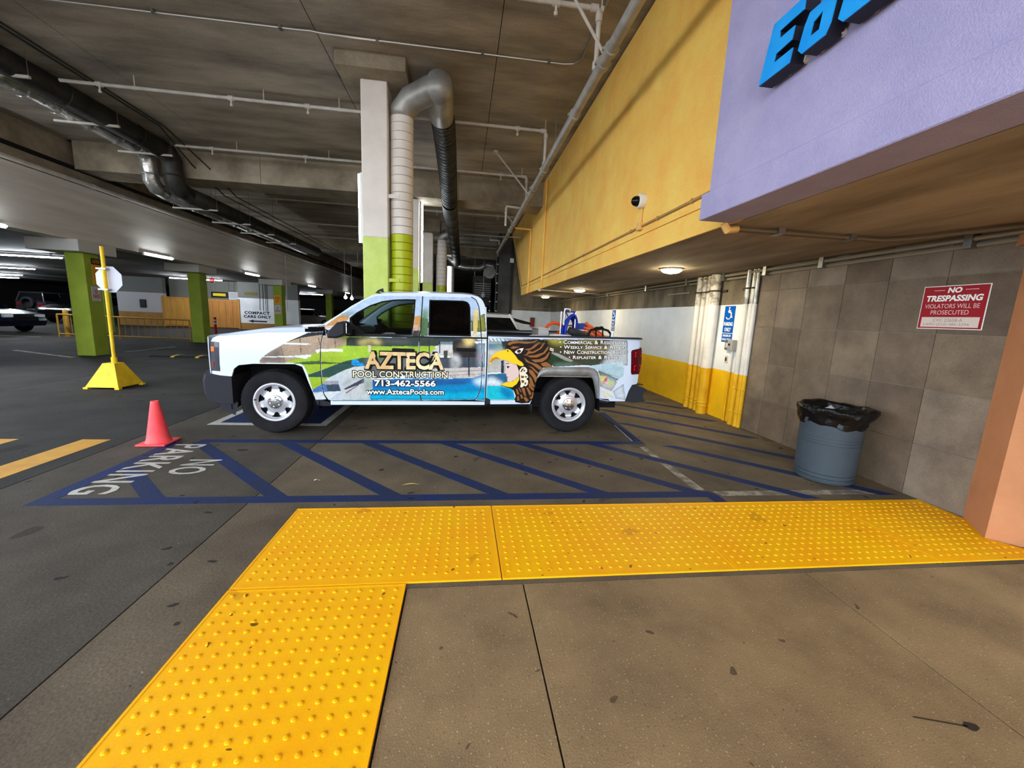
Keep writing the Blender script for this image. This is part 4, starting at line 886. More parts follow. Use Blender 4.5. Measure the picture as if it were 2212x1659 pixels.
((60, 54, 54),[(1.593,1.291),(1.685,1.3),(1.685,1.226),(1.589,1.223)],0),
((104, 136, 96),[(1.693,1.534),(1.778,1.577),(1.786,1.232),(1.689,1.228)],1),
((60, 90, 50),[(1.7,1.438),(1.732,1.497),(1.747,1.25),(1.695,1.238)],1),
((226, 206, 140),[(2.329,1.573),(2.393,1.576),(2.377,1.253),(2.288,1.231),(2.327,1.309)],0),
((120, 128, 52),[(2.295,1.503),(2.334,1.524),(2.332,1.31),(2.302,1.309)],1),
((138, 142, 64),[(2.389,1.507),(2.473,1.541),(2.495,1.316),(2.376,1.302)],1),
((200, 206, 206),[(2.307,1.27),(2.495,1.301),(2.508,1.199),(2.387,1.205)],0),
]

GS = 0.006; U0, U1, Z0, Z1 = -0.66, 4.60, 0.36, 1.78
nu = int((U1-U0)/GS)+1; nz = int((Z1-Z0)/GS)+1
gu, gz = np.meshgrid(U0+GS*np.arange(nu), Z0+GS*np.arange(nz), indexing='ij')
img = np.zeros((nu, nz, 3)); alpha = np.zeros((nu, nz))
def blur(a, r):
    for _ in range(2):
        for ax in (0, 1):
            c = np.cumsum(np.concatenate([np.repeat(np.take(a, [0], ax), r+1, ax), a, np.repeat(np.take(a, [-1], ax), r, ax)], ax), ax)
            n = a.shape[ax]; a = (np.take(c, range(2*r+1, 2*r+1+n), ax)-np.take(c, range(0, n), ax))/(2*r+1)
    return a
for col, P, soft in WRAP:
    pu = [p[0] for p in P]; pz = [p[1] for p in P]; pad = 0.07
    i0 = max(0, int((min(pu)-pad-U0)/GS)); i1 = min(nu, int((max(pu)+pad-U0)/GS)+2); j0 = max(0, int((min(pz)-pad-Z0)/GS)); j1 = min(nz, int((max(pz)+pad-Z0)/GS)+2)
    if i1 <= i0 or j1 <= j0: continue
    s = np.s_[i0:i1, j0:j1]; m = inside(P, gu[s], gz[s]).astype(float)
    alpha[s] = np.maximum(alpha[s], m)
    if soft: m = blur(m, 4)*0.95
    c = np.array(lin(col)[:3]); img[s] = img[s]*(1-m[..., None])+c*m[..., None]
rng = np.random.default_rng(5)
ns = blur(rng.random((nu, nz)), 1)-0.5; ns2 = blur(rng.random((nu, nz)), 4)-0.5
img = np.clip(img*(1+0.7*ns[..., None]+1.1*ns2[..., None]), 0, 1)
alpha *= ~inside([(-0.7,0.3),(-0.7,1.3),(-0.02,1.3),(0.05,1.14),(-0.02,1.10),(-0.25,1.0),(-0.35,0.86),(-0.35,0.3)], gu, gz) | (gu > -0.36)
m = bpy.data.materials.new('wrap_print'); m.use_nodes = True; b = m.node_tree.nodes['Principled BSDF']; b.inputs['Roughness'].default_value = 0.4; b.inputs['Specular IOR Level'].default_value = 0.1
at = m.node_tree.nodes.new('ShaderNodeAttribute'); at.attribute_name = 'print'; m.node_tree.links.new(at.outputs['Color'], b.inputs['Base Color']); M_WRAP = m
for nm, P, H in (('fender', P_FENDER, []), ('front_door', P_DOOR1, []), ('rear_door', P_DOOR2, []), ('cab_corner', P_QUART, []), ('cab_side', P_UPPER, [P_WIN1, P_WIN2]), ('bed_side', P_BED, [])):
    k = (alpha > 0.5) & inside(off_poly(P, -0.001), gu, gz)
    for h in H: k &= ~inside(off_poly(h, -0.004), gu, gz)
    if not k.any(): continue
    ids = np.full((nu, nz), -1); ids[k] = np.arange(k.sum())
    q = np.stack([ids[:-1,:-1], ids[1:,:-1], ids[1:,1:], ids[:-1,1:]], -1).reshape(-1, 4); q = q[(q >= 0).all(1)]
    uu = gu[k]; zz = gz[k]; ww = np.array([Sw(a, c) for a, c in zip(uu, zz)])-0.0012
    me = bpy.data.meshes.new('wrap_print'); me.from_pydata(np.stack([uu, ww, zz], 1).tolist(), [], q.tolist()); me.materials.append(M_WRAP)
    ca = me.color_attributes.new('print', 'FLOAT_COLOR', 'POINT'); ca.data.foreach_set('color', np.concatenate([img[k], np.ones((k.sum(), 1))], 1).astype(np.float32).ravel())
    me.polygons.foreach_set('use_smooth', [True]*len(me.polygons)); me.update()
    link(bpy.data.objects.new('wrap_print', me), panels[nm])
# eagle warrior emblem
LOGO = [
('dark',[(2.748,1.16),(2.77,1.2),(2.827,1.215),(2.942,1.216),(3.057,1.215),(3.15,1.24),(3.174,1.247),(3.179,1.219),(3.226,1.243),(3.232,1.215),(3.279,1.228),(3.279,1.188),(3.298,1.172),(3.311,1.127),(3.33,1.11),(3.323,1.007),(3.29,0.96),(3.339,0.933),(3.365,0.895),(3.236,0.884),(3.175,0.807),(3.162,0.748),(3.154,0.688),(3.141,0.628),(3.141,0.55),(3.129,0.476),(3.082,0.408),(2.987,0.401),(2.902,0.418),(2.888,0.455),(2.902,0.504),(2.868,0.576),(2.819,0.605),(2.719,0.633),(2.695,0.656),(2.791,0.693),(2.84,0.741),(2.898,0.858),(2.884,0.915),(2.755,0.969),(2.728,1.081)]),
('brown',[(2.759,1.171),(2.781,1.194),(2.838,1.212),(2.97,1.211),(3.069,1.21),(3.156,1.238),(3.109,1.203),(3.0,1.182),(2.907,1.19),(2.828,1.176),(2.783,1.155)]),
('brown',[(2.979,1.111),(3.06,1.13),(3.116,1.177),(3.185,1.213),(3.151,1.173),(3.106,1.132),(3.038,1.096)]),
('brown',[(3.032,1.093),(3.09,1.086),(3.176,1.134),(3.232,1.204),(3.244,1.199),(3.2,1.129),(3.109,1.07),(3.005,1.05)]),
('brown',[(3.011,1.033),(3.121,1.042),(3.225,1.079),(3.27,1.137),(3.292,1.166),(3.293,1.132),(3.249,1.068),(3.152,1.014),(3.065,1.011)]),
('brown',[(3.072,0.983),(3.182,0.992),(3.251,1.022),(3.307,1.093),(3.313,1.081),(3.282,1.006),(3.219,0.958),(3.126,0.95)]),
('brown',[(3.197,0.935),(3.267,0.96),(3.315,0.938),(3.365,0.895),(3.235,0.898)]),
('brown',[(2.978,1.009),(3.056,0.954),(3.156,0.928),(3.23,0.878),(3.19,0.854),(3.092,0.921),(3.009,0.953)]),
('brown',[(3.035,0.908),(3.1,0.886),(3.178,0.818),(3.164,0.8),(3.089,0.869)]),
('brown',[(3.049,0.862),(3.103,0.84),(3.168,0.748),(3.149,0.682),(3.115,0.747),(3.057,0.816)]),
('brown',[(3.054,0.775),(3.091,0.746),(3.14,0.634),(3.129,0.622),(3.08,0.657)]),
('brown',[(3.054,0.692),(3.093,0.64),(3.137,0.598),(3.127,0.574),(3.064,0.627)]),
('brown',[(2.966,0.602),(3.006,0.62),(3.039,0.494),(3.014,0.506)]),
('brown',[(3.029,0.615),(3.053,0.621),(3.106,0.543),(3.085,0.506)]),
('brown',[(2.896,0.595),(2.913,0.601),(2.948,0.523),(2.918,0.523)]),
('brown',[(3.117,0.556),(3.132,0.556),(3.129,0.482),(3.107,0.464),(3.081,0.482),(3.109,0.501)]),
('brown',[(2.954,0.517),(2.977,0.529),(2.998,0.481),(2.976,0.462)]),
('brown',[(2.998,0.487),(3.039,0.488),(3.078,0.445),(3.045,0.42)]),
('brown',[(2.915,0.492),(2.937,0.505),(2.954,0.444),(2.925,0.437)]),
('brown',[(2.92,1.143),(2.829,1.146),(2.795,1.122),(2.841,1.112)]),
('brown',[(2.97,1.043),(3.039,1.056),(3.006,1.033)]),
('brown',[(2.923,0.625),(2.948,0.607),(2.975,0.548),(2.951,0.565)]),
('yellow',[(2.728,1.092),(2.66,1.082),(2.593,1.043),(2.555,0.997),(2.538,0.941),(2.553,0.896),(2.561,0.902),(2.56,0.936),(2.596,0.97),(2.646,0.983),(2.703,0.976),(2.778,0.955),(2.837,0.926),(2.895,0.916),(2.931,0.899),(2.977,0.898),(2.976,0.923),(2.951,0.951),(2.904,0.979),(2.867,1.029),(2.831,1.067),(2.796,1.1),(2.75,1.112)]),
('gold',[(2.538,0.941),(2.56,0.936),(2.579,0.959),(2.607,0.976),(2.675,0.984),(2.623,1.01),(2.567,0.986)]),
('ink',[(2.75,1.101),(2.762,1.099),(2.779,1.077),(2.768,1.071)]),
('white',[(2.854,1.073),(2.882,1.102),(2.921,1.12),(2.97,1.128),(2.957,1.099),(2.935,1.065),(2.889,1.052)]),
('iris',[(2.882,1.086),(2.893,1.103),(2.916,1.109),(2.936,1.098),(2.934,1.076),(2.915,1.064),(2.891,1.069)]),
('ink',[(2.902,1.089),(2.913,1.095),(2.92,1.087),(2.911,1.078)]),
('skin',[(2.735,0.957),(2.779,0.947),(2.837,0.923),(2.89,0.907),(2.909,0.864),(2.923,0.824),(2.921,0.76),(2.871,0.718),(2.814,0.688),(2.785,0.69),(2.776,0.705),(2.777,0.74),(2.764,0.763),(2.76,0.78),(2.765,0.798),(2.739,0.803),(2.736,0.814),(2.749,0.843),(2.743,0.912)]),
('ink',[(2.758,0.895),(2.781,0.893),(2.804,0.888),(2.782,0.873),(2.777,0.861),(2.765,0.878)]),
('ink',[(2.745,0.928),(2.791,0.933),(2.79,0.924),(2.746,0.92)]),
('ink',[(2.765,0.756),(2.79,0.759),(2.789,0.753),(2.766,0.749)]),
('yellow',[(2.695,0.654),(2.768,0.69),(2.797,0.685),(2.849,0.7),(2.899,0.736),(2.929,0.763),(2.929,0.719),(2.903,0.666),(2.847,0.621),(2.795,0.623),(2.736,0.637)]),
('cream',[(2.927,0.807),(2.927,0.847),(2.955,0.883),(2.995,0.889),(3.026,0.861),(3.028,0.827),(3.005,0.809),(3.036,0.786),(3.046,0.757),(3.021,0.733),(3.049,0.71),(3.044,0.657),(3.022,0.635),(2.998,0.644),(2.987,0.632),(2.97,0.617),(2.949,0.625),(2.955,0.673),(2.944,0.714),(2.938,0.766)]),
('umber',[(2.94,0.825),(2.956,0.865),(2.99,0.872),(2.968,0.843),(2.958,0.819)]),
('umber',[(2.974,0.843),(2.997,0.855),(3.004,0.838),(2.987,0.826)]),
('umber',[(2.949,0.778),(2.996,0.768),(2.986,0.744),(2.957,0.743)]),
('umber',[(3.007,0.774),(3.031,0.768),(3.026,0.751),(3.003,0.75)]),
('umber',[(2.958,0.72),(3.0,0.709),(2.99,0.679),(2.963,0.685)]),
('umber',[(3.001,0.68),(3.024,0.692),(3.026,0.662),(3.006,0.656)]),
('cream',[(3.314,1.144),(3.362,1.129),(3.359,1.117),(3.308,1.133)]),
('cream',[(3.309,1.124),(3.362,1.109),(3.36,1.097),(3.306,1.113)]),
]

LC = {'dark':(34,28,24),'brown':(150,98,54),'yellow':(250,206,40),'gold':(196,132,40),'ink':(18,14,12),'white':(240,240,240),'iris':(96,44,30),'skin':(226,200,194),'cream':(240,230,206),'umber':(96,78,44)}
mb = MB(); keys = list(LC); lay = 0.0022
for k, (c, P) in enumerate(LOGO):
    mb.cur = keys.index(c); lay += 0.00018; vs, fs = sheet(P, [], near(lay), 0.08); mb.add(vs, fs)
mb.build('eagle_emblem', [mat('emblem_'+c, LC[c], 0.5, spec=0.08) for c in keys], panels['bed_side'])
# lettering
M_LETW = mat('lettering_white', (250,250,246), 0.4); M_LETD = mat('lettering_shadow', (26,24,24), 0.6, spec=0.05)
M_GOLD = mat('lettering_gold', (250,232,180), 0.4, c2=(214,176,120), scale=3.5, lo=0.42, hi=0.6); M_CREAM = mat('lettering_cream', (250,240,200), 0.4)
def wrap_text(s, u, z, w, h, m, parent, slope=0.009, bold=0.02, glow=0.016, spacing=1.0):
    for layer, (mm, bo, o) in enumerate(((M_LETD, bold+0.09, 0.0024), (m, bold, 0.0034))):
        g = glow if layer == 0 else 0
        vs, fs = fit_text(s, w+2*g, h+2*g, bold=bo, spacing=spacing)
        MB().add([near(o)(u-g+a, z-g+b+slope*a) for a, b in vs], fs).build('lettering', mm, parent)
wrap_text('AZTECA', 1.042, 0.815, 0.934, 0.215, M_GOLD, panels['front_door'], 0.009, 0.035, 0.014)
wrap_text('POOL CONSTRUCTION', 0.902, 0.713, 1.122, 0.078, M_CREAM, panels['front_door'], 0.0105, 0.012, 0.010)
wrap_text('LLC', 2.049, 0.73, 0.072, 0.022, M_LETW, panels['rear_door'], 0.009, 0.01, 0.004)
wrap_text('713-462-5566', 1.146, 0.604, 0.733, 0.080, M_LETW, panels['front_door'], 0.008, 0.03, 0.010)
wrap_text('www.AztecaPools.com', 1.051, 0.50, 0.929, 0.070, M_LETW, panels['front_door'], 0.0075, 0.02, 0.009)
def smallcaps(s, u, z, w, h, parent, slope):
    """words with taller initials"""
    words = s.split(' '); dims = []
    mbs = [MB(), MB()]
    parts = []
    for wd in words:
        for k, seg in enumerate((wd[:1], wd[1:])):
            if seg: parts.append((seg, 1.0 if k == 0 else 0.78))
        parts.append((None, 0.32))
    parts.pop(); x = 0; placed = []
    for seg, sc in parts:
        if seg is None: x += sc; continue
        vs, fs = text_mesh(seg, sc, 0.015*sc); a = np.array(vs); wid = a[:,0].max(); placed.append((seg, sc, x)); x += wid+0.05
    kx = w/x; kz = h/0.73
    for layer, (bo, o) in enumerate(((0.085, 0.0024), (0.015, 0.0034))):
        for seg, sc, x0 in placed:
            vs, fs = text_mesh(seg, sc, bo*sc); mbs[layer].add([near(o)(u+(x0+p[0])*kx, z+p[1]*kz+slope*(x0+p[0])*kx) for p in vs], fs)
    mbs[0].build('lettering', M_LETD, parent); mbs[1].build('lettering', M_LETW, parent)
for s, u, z, w, h in (('COMMERCIAL & RESIDENTIAL', 3.486,1.197,0.877,0.050), ('WEEKLY SERVICE & REPAIRS', 3.498,1.136,0.861,0.046), ('NEW CONSTRUCTION BUILDS', 3.498,1.070,0.866,0.050), ('REPLASTER & RETILE', 3.620,1.008,0.629,0.045)):
    smallcaps(s, u, z, w, h, panels['bed_side'], 0.026)
    MB().add([near(0.0034)(u-0.042+0.009*math.cos(t*math.pi/6), z+0.022+0.009*math.sin(t*math.pi/6)) for t in range(12)], [tuple(range(12))]).build('bullet', M_LETW, panels['bed_side'])

# dark shut lines between the panels
def seam(P, w=0.0045, off=0.0019):
    L2 = []; R2 = []
    for i, p in enumerate(P):
        a = Vector(P[max(0, i-1)]); b = Vector(P[min(len(P)-1, i+1)]); d = (b-a).normalized(); n = Vector((-d.y, d.x))*w
        L2.append((p[0]+n.x, p[1]+n.y)); R2.append((p[0]-n.x, p[1]-n.y))
    k = len(P); fn = near(off)
    MB().add([fn(*p) for p in L2]+[fn(*p) for p in R2], [(i, i+1, k+i+1, k+i) for i in range(k-1)]).build('shut_line', M_LINER, TRK)
seam([(0.58,1.25),(0.570,1.19),(0.5485,1.09),(0.5435,0.893),(0.544,0.641),(0.5595,0.499),(0.592,0.43),(0.62,0.412)])
seam([(1.706,1.712),(1.69,1.30),(1.675,1.20),(1.68,0.538),(1.7055,0.424)], 0.006)
seam([(2.30,1.735),(2.36,1.70),(2.395,1.62),(2.41,1.50),(2.432,1.23),(2.449,0.901),(2.446,0.62),(2.41,0.49),(2.372,0.443)], 0.0055)
seam([(2.508,1.26),(2.508,0.9),(2.508,0.40)], 0.008)
seam([(0.655,0.413),(1.70,0.423),(2.37,0.437),(2.5,0.425)], 0.0035)
seam([(-0.53,1.08),(-0.541,0.751)], 0.003)
seam([(0.26,0.862),(0.54,0.875),(1.1,0.885)], 0.002)
# ---------------------------------------------------------------- trims on both sides
def both(nm, P, m, off, st=0.15, depth=0.02, parent=TRK):
    for fn in (near, far):
        vs, fs = sheet(P, [], fn(off), st); mb = MB(); mb.add(vs, fs); k = len(P)
        a = [fn(off)(*p) for p in P]; b = [fn(off-depth)(*p) for p in P]
        mb.add(a+b, [(i, (i+1) % k, k+(i+1) % k, k+i) for i in range(k)]); fix_normals(mb.build(nm, m, parent))
both('belt_moulding', [(0.66,1.198),(1.755,1.212),(2.50,1.226),(2.50,1.244),(1.755,1.232),(0.66,1.218)], M_GLOSSK, 0.006)
both('rocker_panel', [(0.63,0.362),(2.50,0.376),(2.50,0.420),(1.70,0.420),(0.63,0.410)], M_PAINT, 0.004)
both('splash_trim', [(0.455,0.42),(0.535,0.42),(0.60,0.40),(0.63,0.385),(0.63,0.345),(0.52,0.344),(0.48,0.36)], M_CHAR, 0.0)
both('bed_bracket', [(2.503,0.478),(2.565,0.455),(2.574,0.395),(2.503,0.385)], M_CHAR, 0.0)
both('mud_flap', [(3.085,0.386),(3.128,0.394),(3.13,0.27)], M_CHAR, 0.0)
both('side_step', [(4.045,0.48),(4.06,0.43),(4.17,0.42),(4.195,0.452),(4.17,0.474)], M_CHAR, 0.0)
for P in (P_WIN1, P_WIN2):
    for fn in (near, far):
        vs, fs = sheet(off_poly(P, -0.004), [off_poly(P, 0.013)], fn(0.0015), 0.1); MB().add(vs, fs).build('window_seal', M_GLOSSK, TRK)
        vs, fs = sheet(off_poly(P, -0.012), [], fn(-0.014), 0.12); MB().add(vs, fs).build('window_glass', M_TINT if P is P_WIN1 else M_PRIV, TRK, smooth='all')
both('mirror_sail', [(0.875,1.222),(0.880,1.40),(0.905,1.345),(0.985,1.29),(1.035,1.255),(1.035,1.222)], M_BLACK, 0.003)
for s in (1, -1):
    yy = (lambda w: w) if s == 1 else (lambda w: TW-w)
    mr = MB(); P = [(0.689,1.219),(0.707,1.264),(0.804,1.366),(0.872,1.383),(0.906,1.371),(0.905,1.245),(0.869,1.217),(0.791,1.187),(0.697,1.188)]
    n = len(P); c = (sum(p[0] for p in P)/n, sum(p[1] for p in P)/n)
    rings = []
    for w, k in ((-0.30,0.72),(-0.285,0.9),(-0.24,1.0),(-0.13,1.0),(-0.08,0.86)):
        rings.append([(c[0]+(p[0]-c[0])*k, yy(w), c[1]+(p[1]-c[1])*k) for p in P])
    vs = [p for r in rings for p in r]; fs = [(r*n+i, r*n+(i+1) % n, (r+1)*n+(i+1) % n, (r+1)*n+i) for r in range(4) for i in range(n)]+[tuple(range(n)), tuple(range(4*n, 5*n))]
    mo = fix_normals(MB().add(vs, fs).build('side_mirror', M_CHAR, TRK, smooth=True))
    MB().box(0.82, min(yy(-0.12),yy(0.05)), 1.235, 0.93, max(yy(-0.12),yy(0.05)), 1.285).build('mirror_arm', M_BLACK, mo)
    MB().box(0.903, min(yy(-0.28),yy(-0.11)), 1.25, 0.909, max(yy(-0.28),yy(-0.11)), 1.36).build('mirror_glass', M_CHROME, mo)
    for u0, u1, z in ((1.36,1.622,1.058), (2.12,2.36,1.085)):
        MB().bbox(u0, min(yy(-0.035),yy(-0.008)), z-0.017, u1, max(yy(-0.035),yy(-0.008)), z+0.019, 0.008).build('door_handle', M_BLACK, TRK)
    # tail lamp
    lampf = near if s == 1 else far
    vs, fs = sheet(P_LAMP, [], lampf(0.006), 0.08); mb = MB(); mb.add(vs, fs); k = len(P_LAMP)
    a = [lampf(0.006)(*p) for p in P_LAMP]; b = [lampf(-0.10)(*p) for p in P_LAMP]; mb.add(a+b, [(i,(i+1) % k,k+(i+1) % k,k+i) for i in range(k)]+[tuple(range(k,2*k))])
    tlp = fix_normals(mb.build('tail_lamp', mat('lamp_dark_red',(92,10,20),0.12,coat=0.6), TRK))
    for zc in (1.085, 0.905):
        R = [(4.485,zc-0.03),(4.61,zc-0.025),(4.61,zc+0.045),(4.485,zc+0.035)]; vs, fs = sheet(R, [off_poly(R, 0.011)], lampf(0.0075), 0.2); MB().add(vs, fs).build('lamp_ring', mat('lamp_bright_red',(236,30,52),0.2), tlp)
    # grey damaged rear wheel lip rolling inwards
    outer = [(3.164,0.755),(3.177,0.809),(3.212,0.863),(3.28,0.891),(3.55,0.901),(3.841,0.909),(3.931,0.888),(3.984,0.842),(4.011,0.756),(4.025,0.63),(4.042,0.487)]
    inner = [(3.17,0.748),(3.20,0.765),(3.25,0.775),(3.32,0.779),(3.55,0.782),(3.83,0.780),(3.90,0.778),(3.945,0.735),(3.962,0.69),(3.985,0.61),(4.015,0.479)]
    vs = []
    for t, dw in ((0,0.002),(0.15,0.018),(0.5,0.028),(0.8,0.012),(1.0,-0.02),(1.02,-0.06)):
        vs += [lampf(dw)(a[0]+(b[0]-a[0])*t, a[1]+(b[1]-a[1])*t) for a, b in zip(outer, inner)]
    n = len(outer); mb = MB().add(vs, [(r*n+i, r*n+i+1, (r+1)*n+i+1, (r+1)*n+i) for r in range(5) for i in range(n-1)])
    mb.build('wheel_lip', mat('primer_grey',(160,162,164),0.4,0.3,c2=(120,118,112),scale=4), TRK, smooth='all')
    vs, fs = sheet([(3.2,0.762),(3.90,0.765),(3.90,0.780),(3.2,0.780)], [], lampf(-0.03), 0.2); MB().add(vs, fs).build('lip_flange', M_STEEL, TRK)
    # wheel housings
    for uc, r0, x0, x1 in ((0.0, 0.47, -0.46, 0.50), (3.63, 0.47, 3.10, 4.06)):
        prof = [(x0,0.30),(x0,0.70),(x0+0.10,0.84),(x0+0.28,0.90),(x1-0.28,0.90),(x1-0.10,0.84),(x1,0.66),(x1,0.30)]
        vs = [(a, yy(0.035), b) for a, b in prof]+[(a, yy(0.50), b) for a, b in prof]; n = len(prof)
        MB().add(vs, [(i,i+1,n+i+1,n+i) for i in range(n-1)]+[tuple(range(n,2*n))]).build('wheel_housing', M_LINER, TRK)
# headlamps, front mask and bumper
def front_u(v, bulge): return -0.66-bulge*(1-abs(2*v-1)**3.2)
for s in (1, -1):
    f2 = near if s == 1 else far
    P = [(-0.635,1.084),(-0.53,1.080),(-0.542,0.753),(-0.655,0.756)]
    vs, fs = sheet(P, [], f2(0.004), 0.05); mb = MB(); mb.add(vs, fs)
    yy = (lambda w: w) if s == 1 else (lambda w: TW-w)
    mb.add([(-0.635,yy(Sw(-0.635,1.084)-0.004),1.084),(-0.76,yy(0.30),1.07),(-0.775,yy(0.30),0.775),(-0.655,yy(Sw(-0.655,0.756)-0.004),0.756)], [(0,1,2,3)])
    hl = mb.build('headlamp', mat('smoked_headlamp',(70,68,78),0.1,coat=0.8), TRK)
    Q = [(-0.628,1.03),(-0.585,1.03),(-0.59,0.975),(-0.632,0.975)]; vs, fs = sheet(Q, [], f2(0.006), 0.1); MB().add(vs, fs).build('indicator', mat('amber_lens',(236,110,40),0.2), hl)
    Q = [(-0.640,0.86),(-0.60,0.86),(-0.605,0.80),(-0.642,0.80)]; vs, fs = sheet(Q, [], f2(0.006), 0.1); MB().add(vs, fs).build('reflector', mat('brown_lens',(120,60,40),0.2), hl)
MB().grid(25, 6, lambda a, b: (front_u(a,0.22)+0.012*(b-0.5)**2, 0.06+a*(TW-0.12), 0.71+0.42*b)).build('front_mask', M_PAINT, TRK, smooth='all')
MB().grid(17, 8, lambda a, b: (front_u(0.17+0.66*a,0.22)-0.012, 0.06+(0.17+0.66*a)*(TW-0.12), 0.75+0.33*b)).build('grille', M_GLOSSK, TRK, smooth='all')
MB().grid(17, 3, lambda a, b: (front_u(0.17+0.66*a,0.22)-0.03, 0.06+(0.17+0.66*a)*(TW-0.12), 0.90+0.05*b)).build('grille_bar', M_CHROME, TRK, smooth='all')
def bump_prof(a):
    return [(-0.03,0.705),(-0.055,0.62),(-0.045,0.47),(-0.005,0.385),(0.25,0.37),(0.25,0.70)]
vs = []; NB = 29
for i in range(NB):
    a = i/(NB-1); u0 = front_u(a, 0.24); edge = 0.016+a*(TW-0.032)
    for du, z in bump_prof(a):
        k = 1-abs(2*a-1)**12
        vs.append((u0+du if du < 0.2 else -0.43, edge, z))
K = 6
fb = MB().add(vs, [(i*K+j, (i+1)*K+j, (i+1)*K+(j+1) % K, i*K+(j+1) % K) for i in range(NB-1) for j in range(K)]+[tuple(range(K)), tuple(range((NB-1)*K, NB*K))])
fix_normals(fb.build('front_bumper', M_CHAR, TRK, smooth=True))
mb = MB()
for i in range(NB):
    a = i/(NB-1); u0 = front_u(a, 0.2)+0.07; e = 0.05+a*(TW-0.10)
    mb.v += [(u0, e, 0.385), (u0+0.02, e, 0.30), (u0+0.16, e, 0.225), (u0+0.20, e, 0.38)]
mb.f += [(i*4+j, (i+1)*4+j, (i+1)*4+(j+1) % 4, i*4+(j+1) % 4) for i in range(NB-1) for j in range(4)]+[(0,1,2,3), tuple(range((NB-1)*4, NB*4))]; mb.mi = [0]*len(mb.f)
fix_normals(mb.build('air_dam', M_CHAR, TRK, smooth=True))
MB().box(-0.30,0.2,0.32,4.35,1.83,0.52).build('chassis', M_LINER, TRK)
for u in (0.0, 3.63): MB().cyl((u,0.2,0.36),(u,1.83,0.36),0.06,n=12).build('axle', M_LINER, TRK)
MB().tube([(0.9,0.45,0.30),(2.4,0.45,0.30),(3.2,0.6,0.34)],0.05,n=10).build('exhaust', M_DUCTD, TRK)
# hood
def ftop(u):
    X = [-0.66,-0.60,-0.55,-0.32,-0.085,0.372,0.486,0.60]; Y = [1.095,1.125,1.15,1.175,1.206,1.231,1.234,1.25]
    return float(np.interp(u, X, Y))
def hood_pt(a, b):
    ur = 0.60-0.16*(1-abs(2*b-1)**2); uf = -0.60-0.24*(1-abs(2*b-1)**3.2); u = uf+(ur-uf)*a
    e = Sw(max(u,-0.66), 1.2); d = min(b, 1-b)*TW
    t = min(1, max(0, (d-0.02)/0.05)); t = t*t*(3-2*t)
    rise = float(np.interp(u, [-0.85,-0.6,-0.33,0.1,0.46,0.6], [0.0,0.01,0.034,0.05,0.055,0.05]))
    front = max(0, (-0.60-u)/0.25)
    return (u, 0.006+e+b*(TW-2*e-0.012), ftop(u)+rise*t+0.018*math.sin(math.pi*b)-0.05*front)
us = 34; vsn = 81
mb = MB(); mb.grid(us, vsn, lambda a, b: hood_pt(a, b if True else 0))
mb.mi = [1 if sum(mb.v[i][0] for i in f)/4 > 0.385 else 0 for f in mb.f]
mb.build('hood', [M_PAINT, M_GLOSSK], TRK, smooth='all')
mb = MB().grid(3, 21, lambda a, b: (0.56-0.16*(1-abs(2*b-1)**2)+0.16*a, 0.06+b*(TW-0.12), 1.262+0.05*math.sin(math.pi*b)+0.03*a)); mb.build('cowl', M_BLACK, TRK, smooth='all')
# windshield, roof and cab back
def ws(a, b):
    e0, e1 = 0.075, 0.175; lo = (0.62-0.17*(1-abs(2*b-1)**2), e0+b*(TW-2*e0), 1.335-0.02*abs(2*b-1)**2); hi = (1.22-0.10*(1-abs(2*b-1)**2), e1+b*(TW-2*e1), 1.728+0.035*(1-abs(2*b-1)**2))
    return tuple(lo[i]+(hi[i]-lo[i])*a+(0.03*math.sin(math.pi*a) if i == 2 else 0) for i in range(3))
MB().grid(9, 25, ws).build('windshield', M_SHIELD, TRK, smooth='all')
def roof_pt(a, b):
    u = 1.20+(2.50-1.20)*a; u -= (0.10*(1-abs(2*b-1)**2))*(1-a)
    uc = min(max(u, 1.12), 2.49)
    ze = float(np.interp(uc, [p[0] for p in P_UPPER[4:19]], [p[1] for p in P_UPPER[4:19]])) if a > 0 else 1.728
    e = Sw(uc, ze)+0.004; c = 0.05*(1-abs(2*b-1)**2.6)
    return (u, e+b*(TW-2*e), ze+c*(1.0 if a < 0.88 else max(0.2, 1-(a-0.88)*5)))
MB().grid(33, 25, roof_pt).build('roof', M_PAINT, TRK, smooth='all')
mb = MB(); mb.box(2.47,0.05,0.85,2.50,TW-0.05,1.25); mb.prism([(0.06,1.25),(0.17,1.62),(1.86,1.62),(1.97,1.25)], lambda a,b:(2.497,a,b), lambda a,b:(2.47,a,b)); mb.build('cab_back', M_PAINT, TRK)
MB().prism([(0.45,1.29),(0.50,1.56),(1.53,1.56),(1.58,1.29)], lambda a,b:(2.503,a,b), lambda a,b:(2.495,a,b)).build('rear_glass', M_GLOSSK, TRK)
fin = MB(); Pf = [(1.02,1.755),(1.065,1.80),(1.122,1.822),(1.128,1.78),(1.19,1.765)]
fix_normals(fin.prism(Pf, lambda a,b:(a,0.90,b), lambda a,b:(a,0.95,b)).build('antenna_fin', M_CHAR, TRK))
